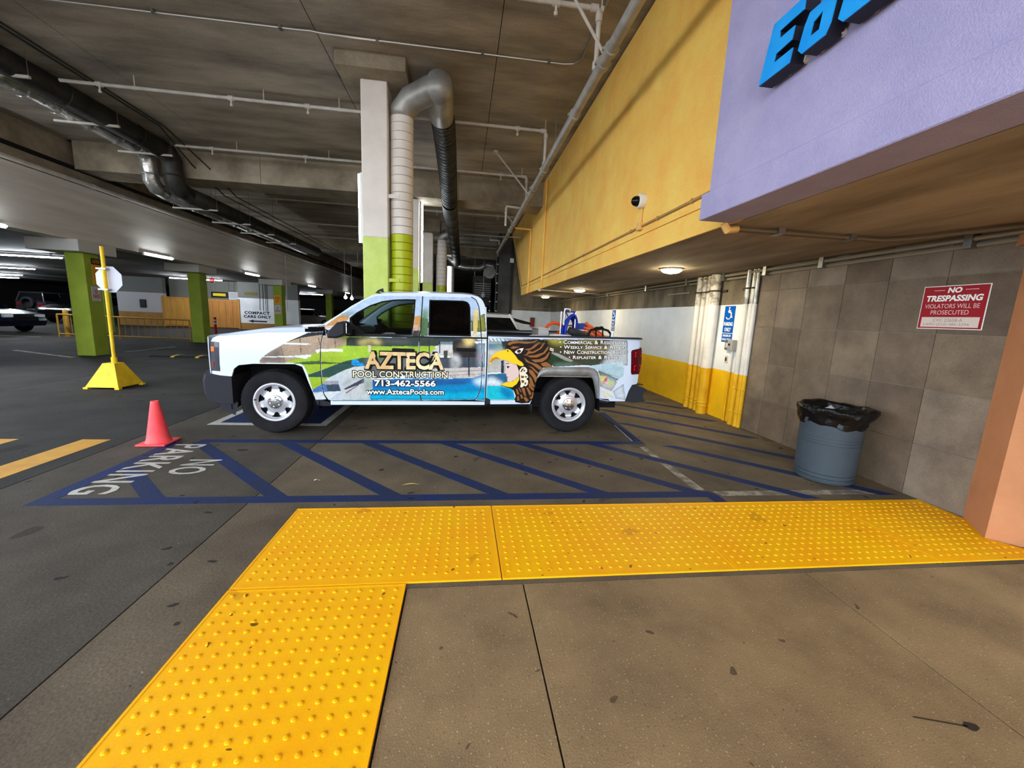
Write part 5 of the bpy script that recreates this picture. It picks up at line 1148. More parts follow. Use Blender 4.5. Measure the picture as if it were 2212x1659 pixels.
# cabin
MB().prism([(0.60,0.9),(0.62,1.22),(0.75,1.27),(0.98,1.22),(1.02,1.05),(0.95,0.8)], lambda a,b:(a,0.12,b), lambda a,b:(a,1.91,b)).build('dashboard', M_INT, TRK)
MB().box(0.6,0.06,0.45,2.46,1.97,0.55).build('cabin_floor', M_INT, TRK)
for w in (0.28, 1.18):
    se = MB().bbox(1.22,w,0.70,1.72,w+0.55,0.92,0.05).build('front_seat', M_SEAT, TRK)
    MB().prism([(1.62,0.9),(1.78,0.9),(1.86,1.42),(1.80,1.48),(1.74,1.44)], lambda a,b:(a,w+0.03,b), lambda a,b:(a,w+0.52,b)).build('seat_back', M_SEAT, se)
    MB().bbox(1.77,w+0.14,1.47,1.87,w+0.42,1.62,0.03).build('head_rest', M_SEAT, se)
MB().bbox(1.95,0.2,0.65,2.40,1.83,0.95,0.04).build('rear_bench', M_SEAT, TRK); MB().bbox(2.30,0.2,0.9,2.45,1.83,1.40,0.04).build('bench_back', M_SEAT, TRK)
sw_pts = [(1.08+0.19*math.cos(t)*0.35, 0.53+0.19*math.sin(t), 1.17+0.19*math.cos(t)*0.94) for t in [2*math.pi*k/24 for k in range(24)]]
stw = MB().tube(sw_pts, 0.017, n=8, closed=True).build('steering_wheel', M_BLACK, TRK, smooth='all'); MB().cyl((1.0,0.53,1.14),(1.08,0.53,1.17),0.05,n=12).build('hub', M_BLACK, stw)
MB().bbox(0.96,0.93,1.585,1.0,1.17,1.66,0.012).build('rear_view_mirror', M_BLACK, TRK)
for w in (0.30, 1.15): MB().add([(1.10,w,1.66),(1.10,w+0.5,1.66),(1.30,w+0.5,1.70),(1.30,w,1.70)], [(0,1,2,3)]).build('sun_visor', mat('visor_grey',(150,156,156),0.8), TRK)
# bed
mb = MB()
mb.box(2.54,0.09,0.78,4.50,TW-0.09,0.82); mb.box(2.515,0.06,0.78,2.56,TW-0.06,1.25); mb.box(2.54,0.055,0.80,4.50,0.09,1.25); mb.box(2.54,TW-0.09,0.80,4.50,TW-0.055,1.25)
mb.box(3.15,0.09,0.80,4.10,0.30,1.02); mb.box(3.15,TW-0.30,0.80,4.10,TW-0.09,1.02); mb.build('bed_tub', M_BEDL, TRK)
for s in (1, -1):
    P = [(2.515,1.262),(2.99,1.266),(3.68,1.281),(4.16,1.286),(4.565,1.290),(4.57,1.300),(4.55,1.312),(4.16,1.306),(3.68,1.300),(2.99,1.284),(2.515,1.279)]
    y0, y1 = (0.004, 0.095) if s == 1 else (TW-0.095, TW-0.004)
    fix_normals(MB().prism(P, lambda a,b:(a,y0,b), lambda a,b:(a,y1,b)).build('bed_rail_cap', M_CHAR, TRK))
fix_normals(MB().prism([(4.49,0.70),(4.58,0.70),(4.585,0.82),(4.575,1.0),(4.59,1.20),(4.56,1.285),(4.50,1.285)], lambda a,b:(a,0.10,b), lambda a,b:(a,TW-0.10,b)).build('tailgate', M_PAINT, TRK))
MB().bbox(4.578,0.86,1.13,4.60,1.17,1.21,0.006).build('tailgate_handle', M_BLACK, TRK)
PB = [(4.44,0.56),(4.46,0.62),(4.488,0.668),(4.558,0.676),(4.60,0.655),(4.66,0.640),(4.70,0.615),(4.70,0.585),(4.66,0.575),(4.655,0.50),(4.695,0.470),(4.68,0.445),(4.52,0.432),(4.425,0.446)]
rb = fix_normals(MB().prism(PB, lambda a,b:(a,0.012,b), lambda a,b:(a,TW-0.012,b)).build('rear_bumper', M_CHAR, TRK))
MB().bbox(4.48,0.03,0.672,4.66,TW-0.03,0.682,0.004).build('step_pad', M_BLACK, rb)

# ---------------------------------------------------------------- wheels
def make_wheel():
    wt = MB(); n = 96
    prof = [(0.228,0.03),(0.245,0.012),(0.262,0.006),(0.30,-0.004),(0.335,-0.002),(0.362,0.010),(0.376,0.030),(0.384,0.052),(0.386,0.085),(0.380,0.088),(0.380,0.098),(0.386,0.101),(0.387,0.135),(0.381,0.138),(0.381,0.148),(0.387,0.151),(0.386,0.215),(0.376,0.24),(0.36,0.262),(0.30,0.27),(0.24,0.25)]
    for k, (r, y) in enumerate(prof):
        for i in range(n):
            rr = r
            if k in (6,7,8) and i % 2 == 0: rr -= 0.007
            t = 2*math.pi*i/n; wt.v.append((rr*math.cos(t), y, rr*math.sin(t)))
    for k in range(len(prof)-1):
        for i in range(n): wt.f.append((k*n+i, k*n+(i+1) % n, (k+1)*n+(i+1) % n, (k+1)*n+i)); wt.mi.append(0)
    W = bpy.data.objects.new('wheel', None); link(W, TRK)
    wt.build('tire', M_TIRE, W, smooth=True)
    H = 7; seg = 14; n = H*seg
    rp = [(0.075,0.045),(0.095,0.046),(0.112,0.052),(0.130,0.058),(0.150,0.062),(0.172,0.056),(0.188,0.046),(0.196,0.030),(0.205,0.012),(0.218,0.006),(0.232,0.006),(0.236,0.018),(0.230,0.05)]
    mb = MB()
    for r, y in rp:
        for i in range(n): t = 2*math.pi*(i+0.5*seg)/n-math.pi/2; mb.v.append((r*math.cos(t), y, r*math.sin(t)))
    for k in range(len(rp)-1):
        for i in range(n):
            ph = ((i+0.5) % seg)/seg
            rm = (rp[k][0]+rp[k+1][0])/2; wid = {True: 0.0}.get(False, None)
            hole = False
            if 0.128 < rm < 0.19: hole = abs(ph-0.5) < (0.15+0.17*(rm-0.13)/0.06)
            if hole: continue
            mb.f.append((k*n+i, k*n+(i+1) % n, (k+1)*n+(i+1) % n, (k+1)*n+i)); mb.mi.append(0)
    mb.build('rim', M_RIM, W, smooth='all')
    MB().lathe([(0.001,0.10),(0.20,0.10),(0.235,0.12)], (0,0,0), 40, 'y').build('brake_drum', M_LINER, W)
    hub = MB().lathe([(0.082,0.05),(0.084,0.030),(0.078,0.018),(0.050,0.014),(0.001,0.012)], (0,0,0), 36, 'y').build('hub_cap', M_CHROME, W, smooth=True)
    for k in range(6):
        t = 2*math.pi*k/6+0.3; MB().cyl((0.060*math.cos(t),0.024,0.060*math.sin(t)), (0.060*math.cos(t),0.004,0.060*math.sin(t)), 0.0125, 0.011, n=6).build('lug_nut', M_CHROME, hub)
    MB().bbox(-0.028,0.006,-0.011,0.028,0.013,0.011,0.003).build('cap_badge', M_STEEL, hub)
    MB().cyl((-0.196,0.012,0.03),(-0.215,-0.006,0.03),0.006,n=6).build('valve', M_BLACK, W)
    return W
w0 = make_wheel(); w0.location = (0.0, 0.038, 0.386)
for k, (u, w, rz) in enumerate(((3.63,0.038,0), (0.0,TW-0.038,math.pi), (3.63,TW-0.038,math.pi))):
    c = dup(w0, TRK, (u, w, 0.386)); c.rotation_euler = (0, 0.5*k+0.35, 0) if not rz else (0, 0.3*k, rz)
# ================================================================ generic parked car
M_CARG = glass('car_glass', (0.03,0.035,0.04,1))
def car(label, loc, rz, paint, L=4.5, Wd=1.8, Hh=1.45, body=None, glassP=None, wheel_r=0.33, hood_h=0.95, cat='car', name='parked_car', extra=None, rake=(0.30,0.42,0.78,0.92)):
    """side profile in units of length / height, lofted with tucked-in sides; front towards -x"""
    t = thing(name, label, cat, loc, rz)
    a, b, c, d = [k*L for k in rake]
    bh = hood_h
    lowP = [(0.02*L,0.28),(0.0,0.50),(0.03*L,bh*0.82),(a*0.55,bh*0.94),(a,bh),(d,bh*1.04),(L*0.985,bh*0.98),(L,0.62),(0.985*L,0.30)]
    n = len(lowP); rings = []
    for w, k, dz in ((0,0.985,0.0),(0.10,1.0,0.0),(Wd-0.10,1.0,0.0),(Wd,0.985,0.0)):
        rings.append([(L/2+(p[0]-L/2)*(k if w in (0,Wd) else 1.0), w-Wd/2, p[1]-(0.03 if w in (0,Wd) and p[1] > 0.8 else 0)) for p in lowP])
    vs = [p for r in rings for p in r]; fs = [(r*n+i, r*n+(i+1) % n, (r+1)*n+(i+1) % n, (r+1)*n+i) for r in range(3) for i in range(n)]+[tuple(range(n)), tuple(range(3*n,4*n))]
    bd = fix_normals(MB().add([(p[0]-L/2,p[1],p[2]) for p in vs], fs).build('body', paint, t, smooth=True))
    def cab(z0, z1, a0, b0, c0, d0, w0, w1):
        v = [(a0,-w0,z0),(d0,-w0,z0),(d0,w0,z0),(a0,w0,z0),(b0,-w1,z1),(c0,-w1,z1),(c0,w1,z1),(b0,w1,z1)]
        return [(p[0]-L/2,p[1],p[2]) for p in v]
    v = cab(bh*0.98, Hh-0.02, a, b, c, d, Wd/2-0.06, Wd/2-0.24)
    fix_normals(MB().add(v, [(0,1,5,4),(1,2,6,5),(2,3,7,6),(3,0,4,7),(0,3,2,1),(4,5,6,7)]).build('glasshouse', mat('car_window_black',(14,15,17),0.1,coat=0.5), t))
    v2 = cab(Hh-0.11, Hh-0.03, b-0.02, b-0.02, c+0.10, c+0.04, Wd/2-0.19, Wd/2-0.215)
    fix_normals(MB().add(v2, [(0,1,5,4),(1,2,6,5),(2,3,7,6),(3,0,4,7),(0,3,2,1),(4,5,6,7)]).build('roof_rail', paint, t))
    r = MB(); z = Hh; N = 9
    r.grid(N, 7, lambda p, q: (b-0.05-L/2+(c-b+0.1)*p, (Wd/2-0.22)*(2*q-1), Hh-0.035+0.05*math.sin(math.pi*q)*math.sin(math.pi*(0.15+0.7*p))**0.5))
    r.build('roof', paint, t, smooth='all')
    for s in (-1, 1):
        mx = (v[0][0]+v[1][0])/2+0.1
        for (p0, p1) in ((v[0] if s < 0 else v[3], v[4] if s < 0 else v[7]), (v[1] if s < 0 else v[2], v[5] if s < 0 else v[6]), ((mx,s*(Wd/2-0.055),bh*0.98),(mx,s*(Wd/2-0.225),Hh-0.03))):
            MB().tube([p0, p1], 0.035, n=6).build('pillar', paint, t)
        for x in (0.19*L, 0.80*L):
            y = s*(Wd/2-0.10)
            w = MB(); w.lathe([(0.19,-0.10),(wheel_r-0.03,-0.11),(wheel_r,-0.07),(wheel_r,0.07),(wheel_r-0.03,0.11),(0.19,0.10)], (x-L/2,y,wheel_r), 28, 'y'); wo = w.build('wheel', M_TIRE, t, smooth=True)
            MB().lathe([(0.001,s*0.085),(0.10,s*0.095),(0.20,s*0.085),(0.21,s*0.10)], (x-L/2,y,wheel_r), 20, 'y').build('rim', M_RIM, wo)
    for s in (-1, 1):
        MB().bbox(-L/2-0.01, s*(Wd/2-0.28)-0.17, bh*0.66, -L/2+0.12, s*(Wd/2-0.28)+0.17, bh*0.80, 0.02).build('headlight', mat('clear_lens',(210,214,220),0.1,coat=0.8), t)
        MB().bbox(L/2-0.08, s*(Wd/2-0.25)-0.16, bh*0.72, L/2+0.012, s*(Wd/2-0.25)+0.16, bh*0.88, 0.02).build('tail_light', mat('tail_red',(120,14,20),0.2), t)
        MB().bbox(a+0.25-L/2, s*(Wd/2+0.08)-0.08, bh*1.0, a+0.38-L/2, s*(Wd/2+0.08)+0.08, bh*1.0+0.13, 0.02).build('side_mirror', paint, t)
    MB().bbox(-L/2-0.015,-0.5,bh*0.52,-L/2+0.03,0.5,bh*0.70,0.01).build('grille', M_GLOSSK, t)
    MB().box(L/2-0.02,-0.26,0.52,L/2+0.012,0.26,0.64).build('number_plate', mat('plate_white',(210,210,206),0.5), t)
    return t
M_NAVY = mat('navy_paint',(16,20,38),0.2,coat=0.6); M_KPAINT = mat('black_paint',(14,14,16),0.5,spec=0.08); M_SILV = mat('silver_paint',(168,168,170),0.3,0.5,coat=0.4); M_WPAINT = mat('pearl_paint',(206,206,202),0.25,coat=0.5); M_GRAYP = mat('graphite_paint',(52,52,56),0.25,coat=0.5)
bk = car('black sedan parked behind the wrapped pickup bed', (-0.86, 8.72, 0), 0, M_KPAINT, L=4.7, Wd=1.72, Hh=1.47, hood_h=1.15, rake=(0.26,0.40,0.79,0.985))
MB().box(2.02,-0.80,1.17,2.34,0.80,1.215).build('trunk_lip', mat('matt_black',(26,26,28),0.6), bk)
for k in range(22): MB().box(1.30+k*0.045,-0.872,1.135,1.325+k*0.045,-0.858,1.15).build('rivet', mat('matt_black',(26,26,28),0.6), bk)
wc = car('white car showing its roof behind the black sedan', (-0.62, 10.95, 0), 0, M_WPAINT, L=4.5, Wd=1.76, Hh=1.60, hood_h=1.0, rake=(0.22,0.36,0.90,0.985))
MB().prism([(2.0,1.50),(2.45,1.40),(2.47,1.34),(2.0,1.46)], lambda a,b:(a-0.1,-0.65,b), lambda a,b:(a-0.1,0.65,b)).build('spoiler', M_KPAINT, wc)
car('dark blue car at the far left edge of the low deck', (-20.15, 19.0, 0), math.pi, M_NAVY, L=4.6, Wd=1.8, Hh=1.45)
sv = car('black sport utility vehicle with a chrome strip made to glow beyond the railing', (-24.05, 29.6, 0), math.pi/2, M_KPAINT, L=4.7, Wd=1.95, Hh=1.75, hood_h=1.12, rake=(0.24,0.34,0.9,0.97), wheel_r=0.38)
MB().bbox(-2.39,-0.75,0.80,-2.33,0.75,0.86,0.01).build('glowing_chrome_strip', emit('chrome_glow',(236,240,246),1.6), sv)  # chrome strip, not a lamp: emission stands in for its bright reflection
jp = car('dark off-road vehicle with a spare wheel deep in the low deck', (-31.0, 35.5, 0), -math.pi/2, M_GRAYP, L=4.2, Wd=1.9, Hh=1.85, hood_h=1.15, rake=(0.30,0.36,0.95,0.99), wheel_r=0.42)
MB().lathe([(0.001,0.0),(0.30,0.0),(0.42,0.03),(0.42,0.22),(0.28,0.25)], (2.10,0,1.05), 28, 'x').build('spare_wheel', M_TIRE, jp, smooth=True)
car('silver sedan glimpsed beyond the hood under bright tubes', (-12.9, 36.6, 0), math.pi, M_SILV, L=4.6, Wd=1.8, Hh=1.46)
car('dark hatchback parked behind the silver sedan', (-10.6, 39.5, 0), math.pi, M_GRAYP, L=4.2, Wd=1.8, Hh=1.6, hood_h=1.0, rake=(0.24,0.38,0.88,0.97))

# ================================================================ traffic cone
cone = thing('traffic_cone', 'coral orange traffic cone at the corner of the blue aisle', 'traffic cone', (-3.215, 4.57, 0.003), 0.03)
M_CONE = mat('cone_orange', (255,74,82), 0.45, c2=(255,96,100), scale=5)
fix_normals(MB().bbox(-0.14,-0.14,0,0.14,0.14,0.022,0.008).build('base', M_CONE, cone))
MB().lathe([(0.118,0.02),(0.108,0.035),(0.100,0.06),(0.036,0.455),(0.033,0.463),(0.028,0.463),(0.028,0.40)], (0,0,0), 36).build('cone_body', M_CONE, cone, smooth=True)

# ================================================================ portable stop sign stand, seen from behind
st = thing('stop_sign_stand', 'yellow portable sign stand with an octagon sign seen from behind', 'sign', (-6.02, 7.72, 0))
M_STY = mat('stand_yellow', (246,206,40), 0.45, c2=(224,180,30), scale=5, bump=0.1, bscale=30)
bs = MB(); B0 = [(-0.255,-0.28),(0.25,-0.28),(0.255,0.26),(-0.255,0.26)]
bs.add([(x,y,0.03) for x,y in B0]+[(x*0.36,y*0.36,0.42) for x,y in B0], [(0,1,5,4),(1,2,6,5),(2,3,7,6),(3,0,4,7),(4,5,6,7),(3,2,1,0)])
fix_normals(bs.build('base', M_STY, st))
for x, y in B0: MB().box(x*0.94-0.035,y*0.94-0.035,0,x*0.94+0.035,y*0.94+0.035,0.031).build('foot', M_STY, st)
MB().cyl((0.02,0,0.40),(0.02,0,0.52),0.042,n=18).build('collar', M_STY, st, smooth=True)
MB().cyl((0.02,0,0.42),(0.03,0,2.37),0.027,n=16).build('pole', M_STY, st, smooth=True)
oc = bpy.data.objects.new('octagon_plate', None); oct_o = MB(); R = 0.232
pl = [(R*math.cos(math.pi/8+k*math.pi/4), R*math.sin(math.pi/8+k*math.pi/4)) for k in range(8)]
op = fix_normals(oct_o.prism(pl, lambda a,b:(a,0.0,b), lambda a,b:(a,0.004,b)).build('octagon_plate', mat('sign_back',(206,206,220),0.5), st)); op.location = (0.05, 0.045, 1.84); op.rotation_euler = (0,0,-0.10)
for z in (0.17, -0.17): MB().box(-0.13,-0.075,z-0.012,0.03,-0.0,z+0.012).build('bracket', M_STEEL, op)
MB().add([(a*0.96,0.0045,b*0.96) for a,b in pl], [tuple(range(8))]).build('red_face', mat('stop_red',(186,20,30),0.4), op)

# ================================================================ trash can with liner bag
tc = thing('trash_can', 'grey ribbed trash can against the tiled wall', 'trash can', (3.765, 3.53, 0))
M_CAN = mat('can_grey', (64,73,81), 0.6, c2=(57,66,74), scale=5)
pf = [(0.001,0.01),(0.245,0.01),(0.252,0.02)]
for z in (0.05,0.09,0.13,0.17): pf += [(0.256,z),(0.256,z+0.004),(0.243,z+0.008),(0.243,z+0.016),(0.256,z+0.020)]
for z in (0.40,0.43,0.46): pf += [(0.263,z),(0.263,z+0.003),(0.250,z+0.006),(0.250,z+0.014),(0.264,z+0.018)]
pf += [(0.270,0.70),(0.278,0.705),(0.278,0.73),(0.262,0.73),(0.255,0.10)]
MB().lathe(pf, (0,0,0), 56).build('can', M_CAN, tc, smooth=True)
rr = random.Random(3); n = 72; mb = MB(); prof = [(0.271,0.585),(0.280,0.62),(0.286,0.66),(0.302,0.69),(0.318,0.725),(0.312,0.757),(0.292,0.772),(0.264,0.765),(0.252,0.74),(0.245,0.68),(0.22,0.60),(0.02,0.56)]
ph = [rr.uniform(0,6.28) for _ in range(8)]
for k, (r, z) in enumerate(prof):
    for i in range(n):
        t = 2*math.pi*i/n
        wv = 0.010*math.sin(5*t+ph[0]+k)+0.007*math.sin(11*t+ph[1]-k*0.7)+0.005*math.sin(23*t+ph[2]+k*1.7)+rr.uniform(-0.003,0.003)
        am = 1.0 if 1 <= k <= 9 else 0.4
        dz = 0.014*math.sin(3*t+ph[3])+0.008*math.sin(9*t+ph[4]+k)+rr.uniform(-0.003,0.003) if k < 9 else 0
        bl = 0.03*max(0, math.cos(t+0.55))**6 if k in (2,3,4,5) else 0
        mb.v.append(((r+wv*am+bl)*math.cos(t), (r+wv*am+bl)*math.sin(t), z+dz*(0.6 if k else 1.2)))
mb.f = [(k*n+i, k*n+(i+1) % n, (k+1)*n+(i+1) % n, (k+1)*n+i) for k in range(len(prof)-1) for i in range(n)]; mb.mi = [0]*len(mb.f)
mb.build('liner_bag', mat('bin_bag',(14,13,14),0.28,bump=0.6,bscale=22), tc, smooth='all')
pp = MB(); pts = [(0.02+0.11*math.cos(k*0.9)*rr.uniform(0.6,1.1), 0.06+0.08*math.sin(k*0.9)*rr.uniform(0.6,1.1), 0.70+rr.uniform(-0.01,0.035)) for k in range(7)]
pp.add(pts+[(0.03,0.07,0.755)], [(i,(i+1) % 7,7) for i in range(7)])
pp.build('crumpled_paper', mat('paper_grey',(196,198,210),0.7), None, label='crumpled grey paper lying inside the trash bag', cat='paper').location = (3.765,3.53,0.0)

# ================================================================ wall pipes on the right
M_PYEL = mat('pipe_yellow', (236,182,28), 0.4, c2=(214,160,24), scale=6); M_PWHT = mat('pipe_white', (232,226,216), 0.4, c2=(212,206,198), scale=4); M_PGAL = mat('pipe_galvanised', (184,178,166), 0.35, 0.7, c2=(120,114,104), scale=6)
for k, (y, r) in enumerate(((6.885,0.054),(6.74,0.044),(6.59,0.048),(6.375,0.084),(5.635,0.046),(5.52,0.042),(5.455,0.030))):
    t = thing('wall_pipe', '%s upright wall pipe counted from the pickup side' % nice[k], 'pipe', (XW-r-0.012 if k < 6 else XW-0.055, y, 0), group='upright pipes on the painted wall')
    for nm, z0, z1, m in (('yellow_section',0.0,0.80,M_PYEL),('white_section',0.80,1.855,M_PWHT),('bare_section',1.855,ZS-0.01,M_PWHT if k < 4 else M_PGAL)):
        MB().cyl((0,0,z0),(0,0,z1),r*(0.97 if nm == 'bare_section' else 1),n=20,cap=False).build(nm, m if not (nm == 'bare_section' and k < 4) else mat('peeling_white',(214,206,192),0.5,c2=(140,130,116),scale=7,lo=0.5,hi=0.6), t, smooth=True)
    for z in ((0.14,0.20) if k < 4 else (0.22,0.58)):
        MB().lathe([(r+0.001,-0.012),(r+0.006,-0.006),(r+0.006,0.006),(r+0.001,0.012)], (0,0,z), 20).build('collar', M_PYEL, t, smooth=True)
for k, (y0, y1) in enumerate(((6.18,7.0),(5.36,5.80))):
    t = thing('pipe_strap', ['dark strap clamping the thick wall pipes','dark strap clamping the thin wall pipes'][k], 'bracket', (XW, 0, 2.085), group='straps on the wall pipes')
    MB().box(-0.03,y0,-0.018,-0.002,y1,0.018).build('rail', mat('rusty_steel',(64,52,42),0.7), t)
    for y, r in (((6.885,0.062),(6.74,0.052),(6.59,0.056),(6.375,0.092)) if k == 0 else ((5.635,0.048),(5.52,0.044))): MB().lathe([(r,-0.012),(r+0.004,-0.012),(r+0.004,0.012),(r,0.012)], (-r-0.01,y,0), 20).build('clamp', mat('rusty_steel',(64,52,42),0.7), t, smooth=True)
eb = thing('switch_box', 'grey electrical switch box below the blue sign', 'box', (XW, 5.91, 1.225))
MB().bbox(-0.05,0.0,-0.085,0,0.115,0.075,0.006).build('panel', mat('box_grey',(96,92,86),0.5), eb); MB().bbox(-0.09,-0.11,-0.09,0,-0.005,0.085,0.006).build('breaker', mat('box_light',(168,166,160),0.4,0.3), eb)
MB().cyl((-0.095,-0.055,0.01),(-0.10,-0.055,0.01),0.018,n=12).build('knob', M_BLACK, eb); MB().box(-0.053,0.03,-0.045,-0.05,0.09,0.03).build('legend', mat('legend_pale',(196,192,182),0.6), eb)
MB().cyl((-0.03,-0.06,-0.09),(-0.03,-0.06,-0.43),0.016,n=10).build('conduit', M_PWHT, eb, smooth=True); MB().cyl((-0.03,-0.06,-0.43),(-0.03,-0.06,-1.22),0.016,n=10).build('lower_conduit', M_PYEL, eb, smooth=True)
ol = thing('wall_outlet', 'small outlet plate low on the white wall', 'outlet', (XW, 6.0, 0.99)); MB().bbox(-0.012,-0.035,-0.06,0,0.035,0.06,0.003).build('plate', mat('outlet_cream',(206,196,170),0.5), ol); MB().box(-0.016,-0.018,-0.03,-0.011,0.018,0.03).build('socket', mat('socket_dark',(60,54,46),0.5), ol)

# ================================================================ signs
M_ADA = mat('sign_blue',(14,84,170),0.7,spec=0.02); M_SIGNW = mat('sign_white',(236,236,232),0.7,spec=0.02)
def on_x(x): return lambda a, b: (x, -a, b)       # a to the right as read on the wall, b up
def sign_text(t, s, x, a0, b0, w, h, m, bold=0.0, shear=0.0, nm='lettering'):
    vs, fs = fit_text(s, w, h, bold, shear=shear); MB().add([(x,-(a0+a),b0+b) for a, b in vs], fs).build(nm, m, t)
def disabled_sign(label, y, z, W2, H2, full=True):
    t = thing('parking_sign', label, 'sign', (XW, y, z), group='blue wheelchair parking signs')
    MB().bbox(-0.006,-W2/2,0.148,0,W2/2,H2,0.002).build('upper_plate', M_ADA, t); MB().bbox(-0.006,-W2/2,0,0,W2/2,0.140,0.002).build('lower_plate', M_ADA, t)
    x = -0.0085; c = H2-0.125
    sym = MB()
    sym.cyl((x+0.002,0.012,c+0.098),(x,0.012,c+0.098),0.0145,n=14)
    for pts in ([(0.012,0.08),(0.008,0.02),(-0.045,0.02),(-0.062,-0.055),(-0.082,-0.048)], [(0.011,0.052),(-0.035,0.052)]): sym.tube([(x+0.001,a,c+b) for a, b in pts], 0.0085, n=6)
    sym.tube([(x+0.001,0.014+0.062*math.cos(q)*1.0,c-0.022+0.062*math.sin(q)) for q in [math.radians(v) for v in range(72,335,15)]], 0.0085, n=6)
    sym.build('wheelchair_symbol', M_SIGNW, t)
    sign_text(t, 'PARKING', -0.0075, -W2/2+0.018, H2-0.315, W2-0.036, 0.060, M_SIGNW, 0.03); sign_text(t, 'ONLY', -0.0075, -W2/2+0.05, H2-0.405, W2-0.10, 0.062, M_SIGNW, 0.03)
    sign_text(t, 'MINIMUM', -0.0075, -W2/2+0.03, 0.085, W2-0.06, 0.038, M_SIGNW, 0.02); sign_text(t, 'FINE $250', -0.0075, -W2/2+0.02, 0.02, W2-0.04, 0.042, M_SIGNW, 0.02)
    MB().box(-0.006,-W2/2,0.140,-0.001,W2/2,0.148).build('white_gap', M_SIGNW, t)
disabled_sign('blue wheelchair parking sign between the wall pipes', 6.065, 1.262, 0.255, 0.578)
disabled_sign('distant blue wheelchair parking sign above the pickup tail', 11.1, 1.262, 0.235, 0.578)
nt = thing('no_trespassing_sign', 'red and white NO TRESPASSING sign on the tiled wall', 'sign', (4.2385, 3.063, 1.568))
WS, HS = 0.482, 0.380
MB().bbox(-0.006,-WS/2,0,0,WS/2,HS,0.002).build('plate', M_SIGNW, nt)
M_TRED = mat('sign_red',(150,18,34),0.45)
MB().box(-0.0066,-WS/2+0.007,0.007,-0.006,WS/2-0.007,HS-0.007).build('red_field', M_TRED, nt); MB().box(-0.0072,-WS/2+0.028,0.018,-0.0066,WS/2-0.028,0.106).build('white_panel', mat('sign_offwhite',(214,200,190),0.5), nt)
x = -0.0078
sign_text(nt, 'NO', x, -0.052, 0.315, 0.104, 0.048, M_SIGNW, 0.045, 0.12); sign_text(nt, 'TRESPASSING', x, -0.205, 0.243, 0.41, 0.054, M_SIGNW, 0.04, 0.12)
sign_text(nt, 'VIOLATORS WILL BE', x, -0.205, 0.183, 0.40, 0.038, mat('sign_pink',(226,190,186),0.5), 0.0); sign_text(nt, 'PROSECUTED', x, -0.15, 0.128, 0.28, 0.038, mat('sign_pink',(226,190,186),0.5), 0.0)
sign_text(nt, 'CVC 22658-A', x-0.0005, -0.12, 0.066, 0.22, 0.028, mat('faded_ink',(150,128,122),0.6), 0.0); sign_text(nt, 'LAPD (213) 485-3294', x-0.0005, -0.19, 0.026, 0.34, 0.028, mat('faded_ink',(150,128,122),0.6), 0.0)
for a0, a1 in ((-0.155,-0.075),(0.075,0.165)): MB().box(x,-a1,0.337,x+0.001,-a0,0.342).build('rule', mat('sign_pink',(226,190,186),0.5), nt)
# fire extinguisher cabinet on the end wall
fe = thing('extinguisher_cabinet', 'small red fire extinguisher cabinet on the white end wall', 'cabinet', (3.37, 19.5, 1.08))
MB().bbox(-0.14,-0.10,0,0.14,0,0.50,0.01).build('frame', mat('cabinet_white',(206,200,196),0.5), fe); MB().box(-0.11,-0.104,0.03,0.11,-0.10,0.47).build('door', mat('cabinet_dark',(96,60,56),0.3), fe); MB().lathe([(0.05,0.06),(0.06,0.1),(0.06,0.32),(0.03,0.38)], (0,-0.108,0), 12).build('extinguisher', mat('exting_red',(176,24,24),0.3), fe, smooth=True)
MB().bbox(2.60,19.46,1.98,4.2,19.5,2.0,0.003).build('wall_strip', mat('strip_grey',(150,140,124),0.6), label='thin pale strip on the concrete of the end wall', cat='strip')
MB().bbox(XW-0.03,7.3,2.10,XW,8.1,2.125,0.003).build('wall_strip', mat('strip_grey',(150,140,124),0.6), label='thin pale strip on the side wall left of the pipes', cat='strip')
sx = thing('junction_box', 'small white box on the dark pier beside the fascia end', 'box', (2.24,19.4,4.05)); MB().bbox(-0.09,-0.06,0,0.09,0,0.2,0.008).build('cover', M_SIGNW, sx); MB().cyl((0,-0.03,0),(0,-0.03,-3.2),0.015,n=6).build('conduit', M_DUCTD, sx)
for k, (x, y, zt) in enumerate(((1.54,18.9,4.2),(1.24,18.95,2.5))):
    t = thing('standpipe', ['tall black standpipe with bright clamps beside the dark pier','shorter black standpipe left of the tall one'][k], 'pipe', (x, y, 0), group='black standpipes near the pier')
    MB().cyl((0,0,0),(0,0,zt),0.045,n=10).build('pipe', M_BLACK, t, smooth=True)
    for q in range(int(zt/0.42)): MB().cyl((0,0,0.5+0.42*q),(0,0,0.54+0.42*q),0.052,n=10).build('clamp', M_STEEL, t, smooth=True)
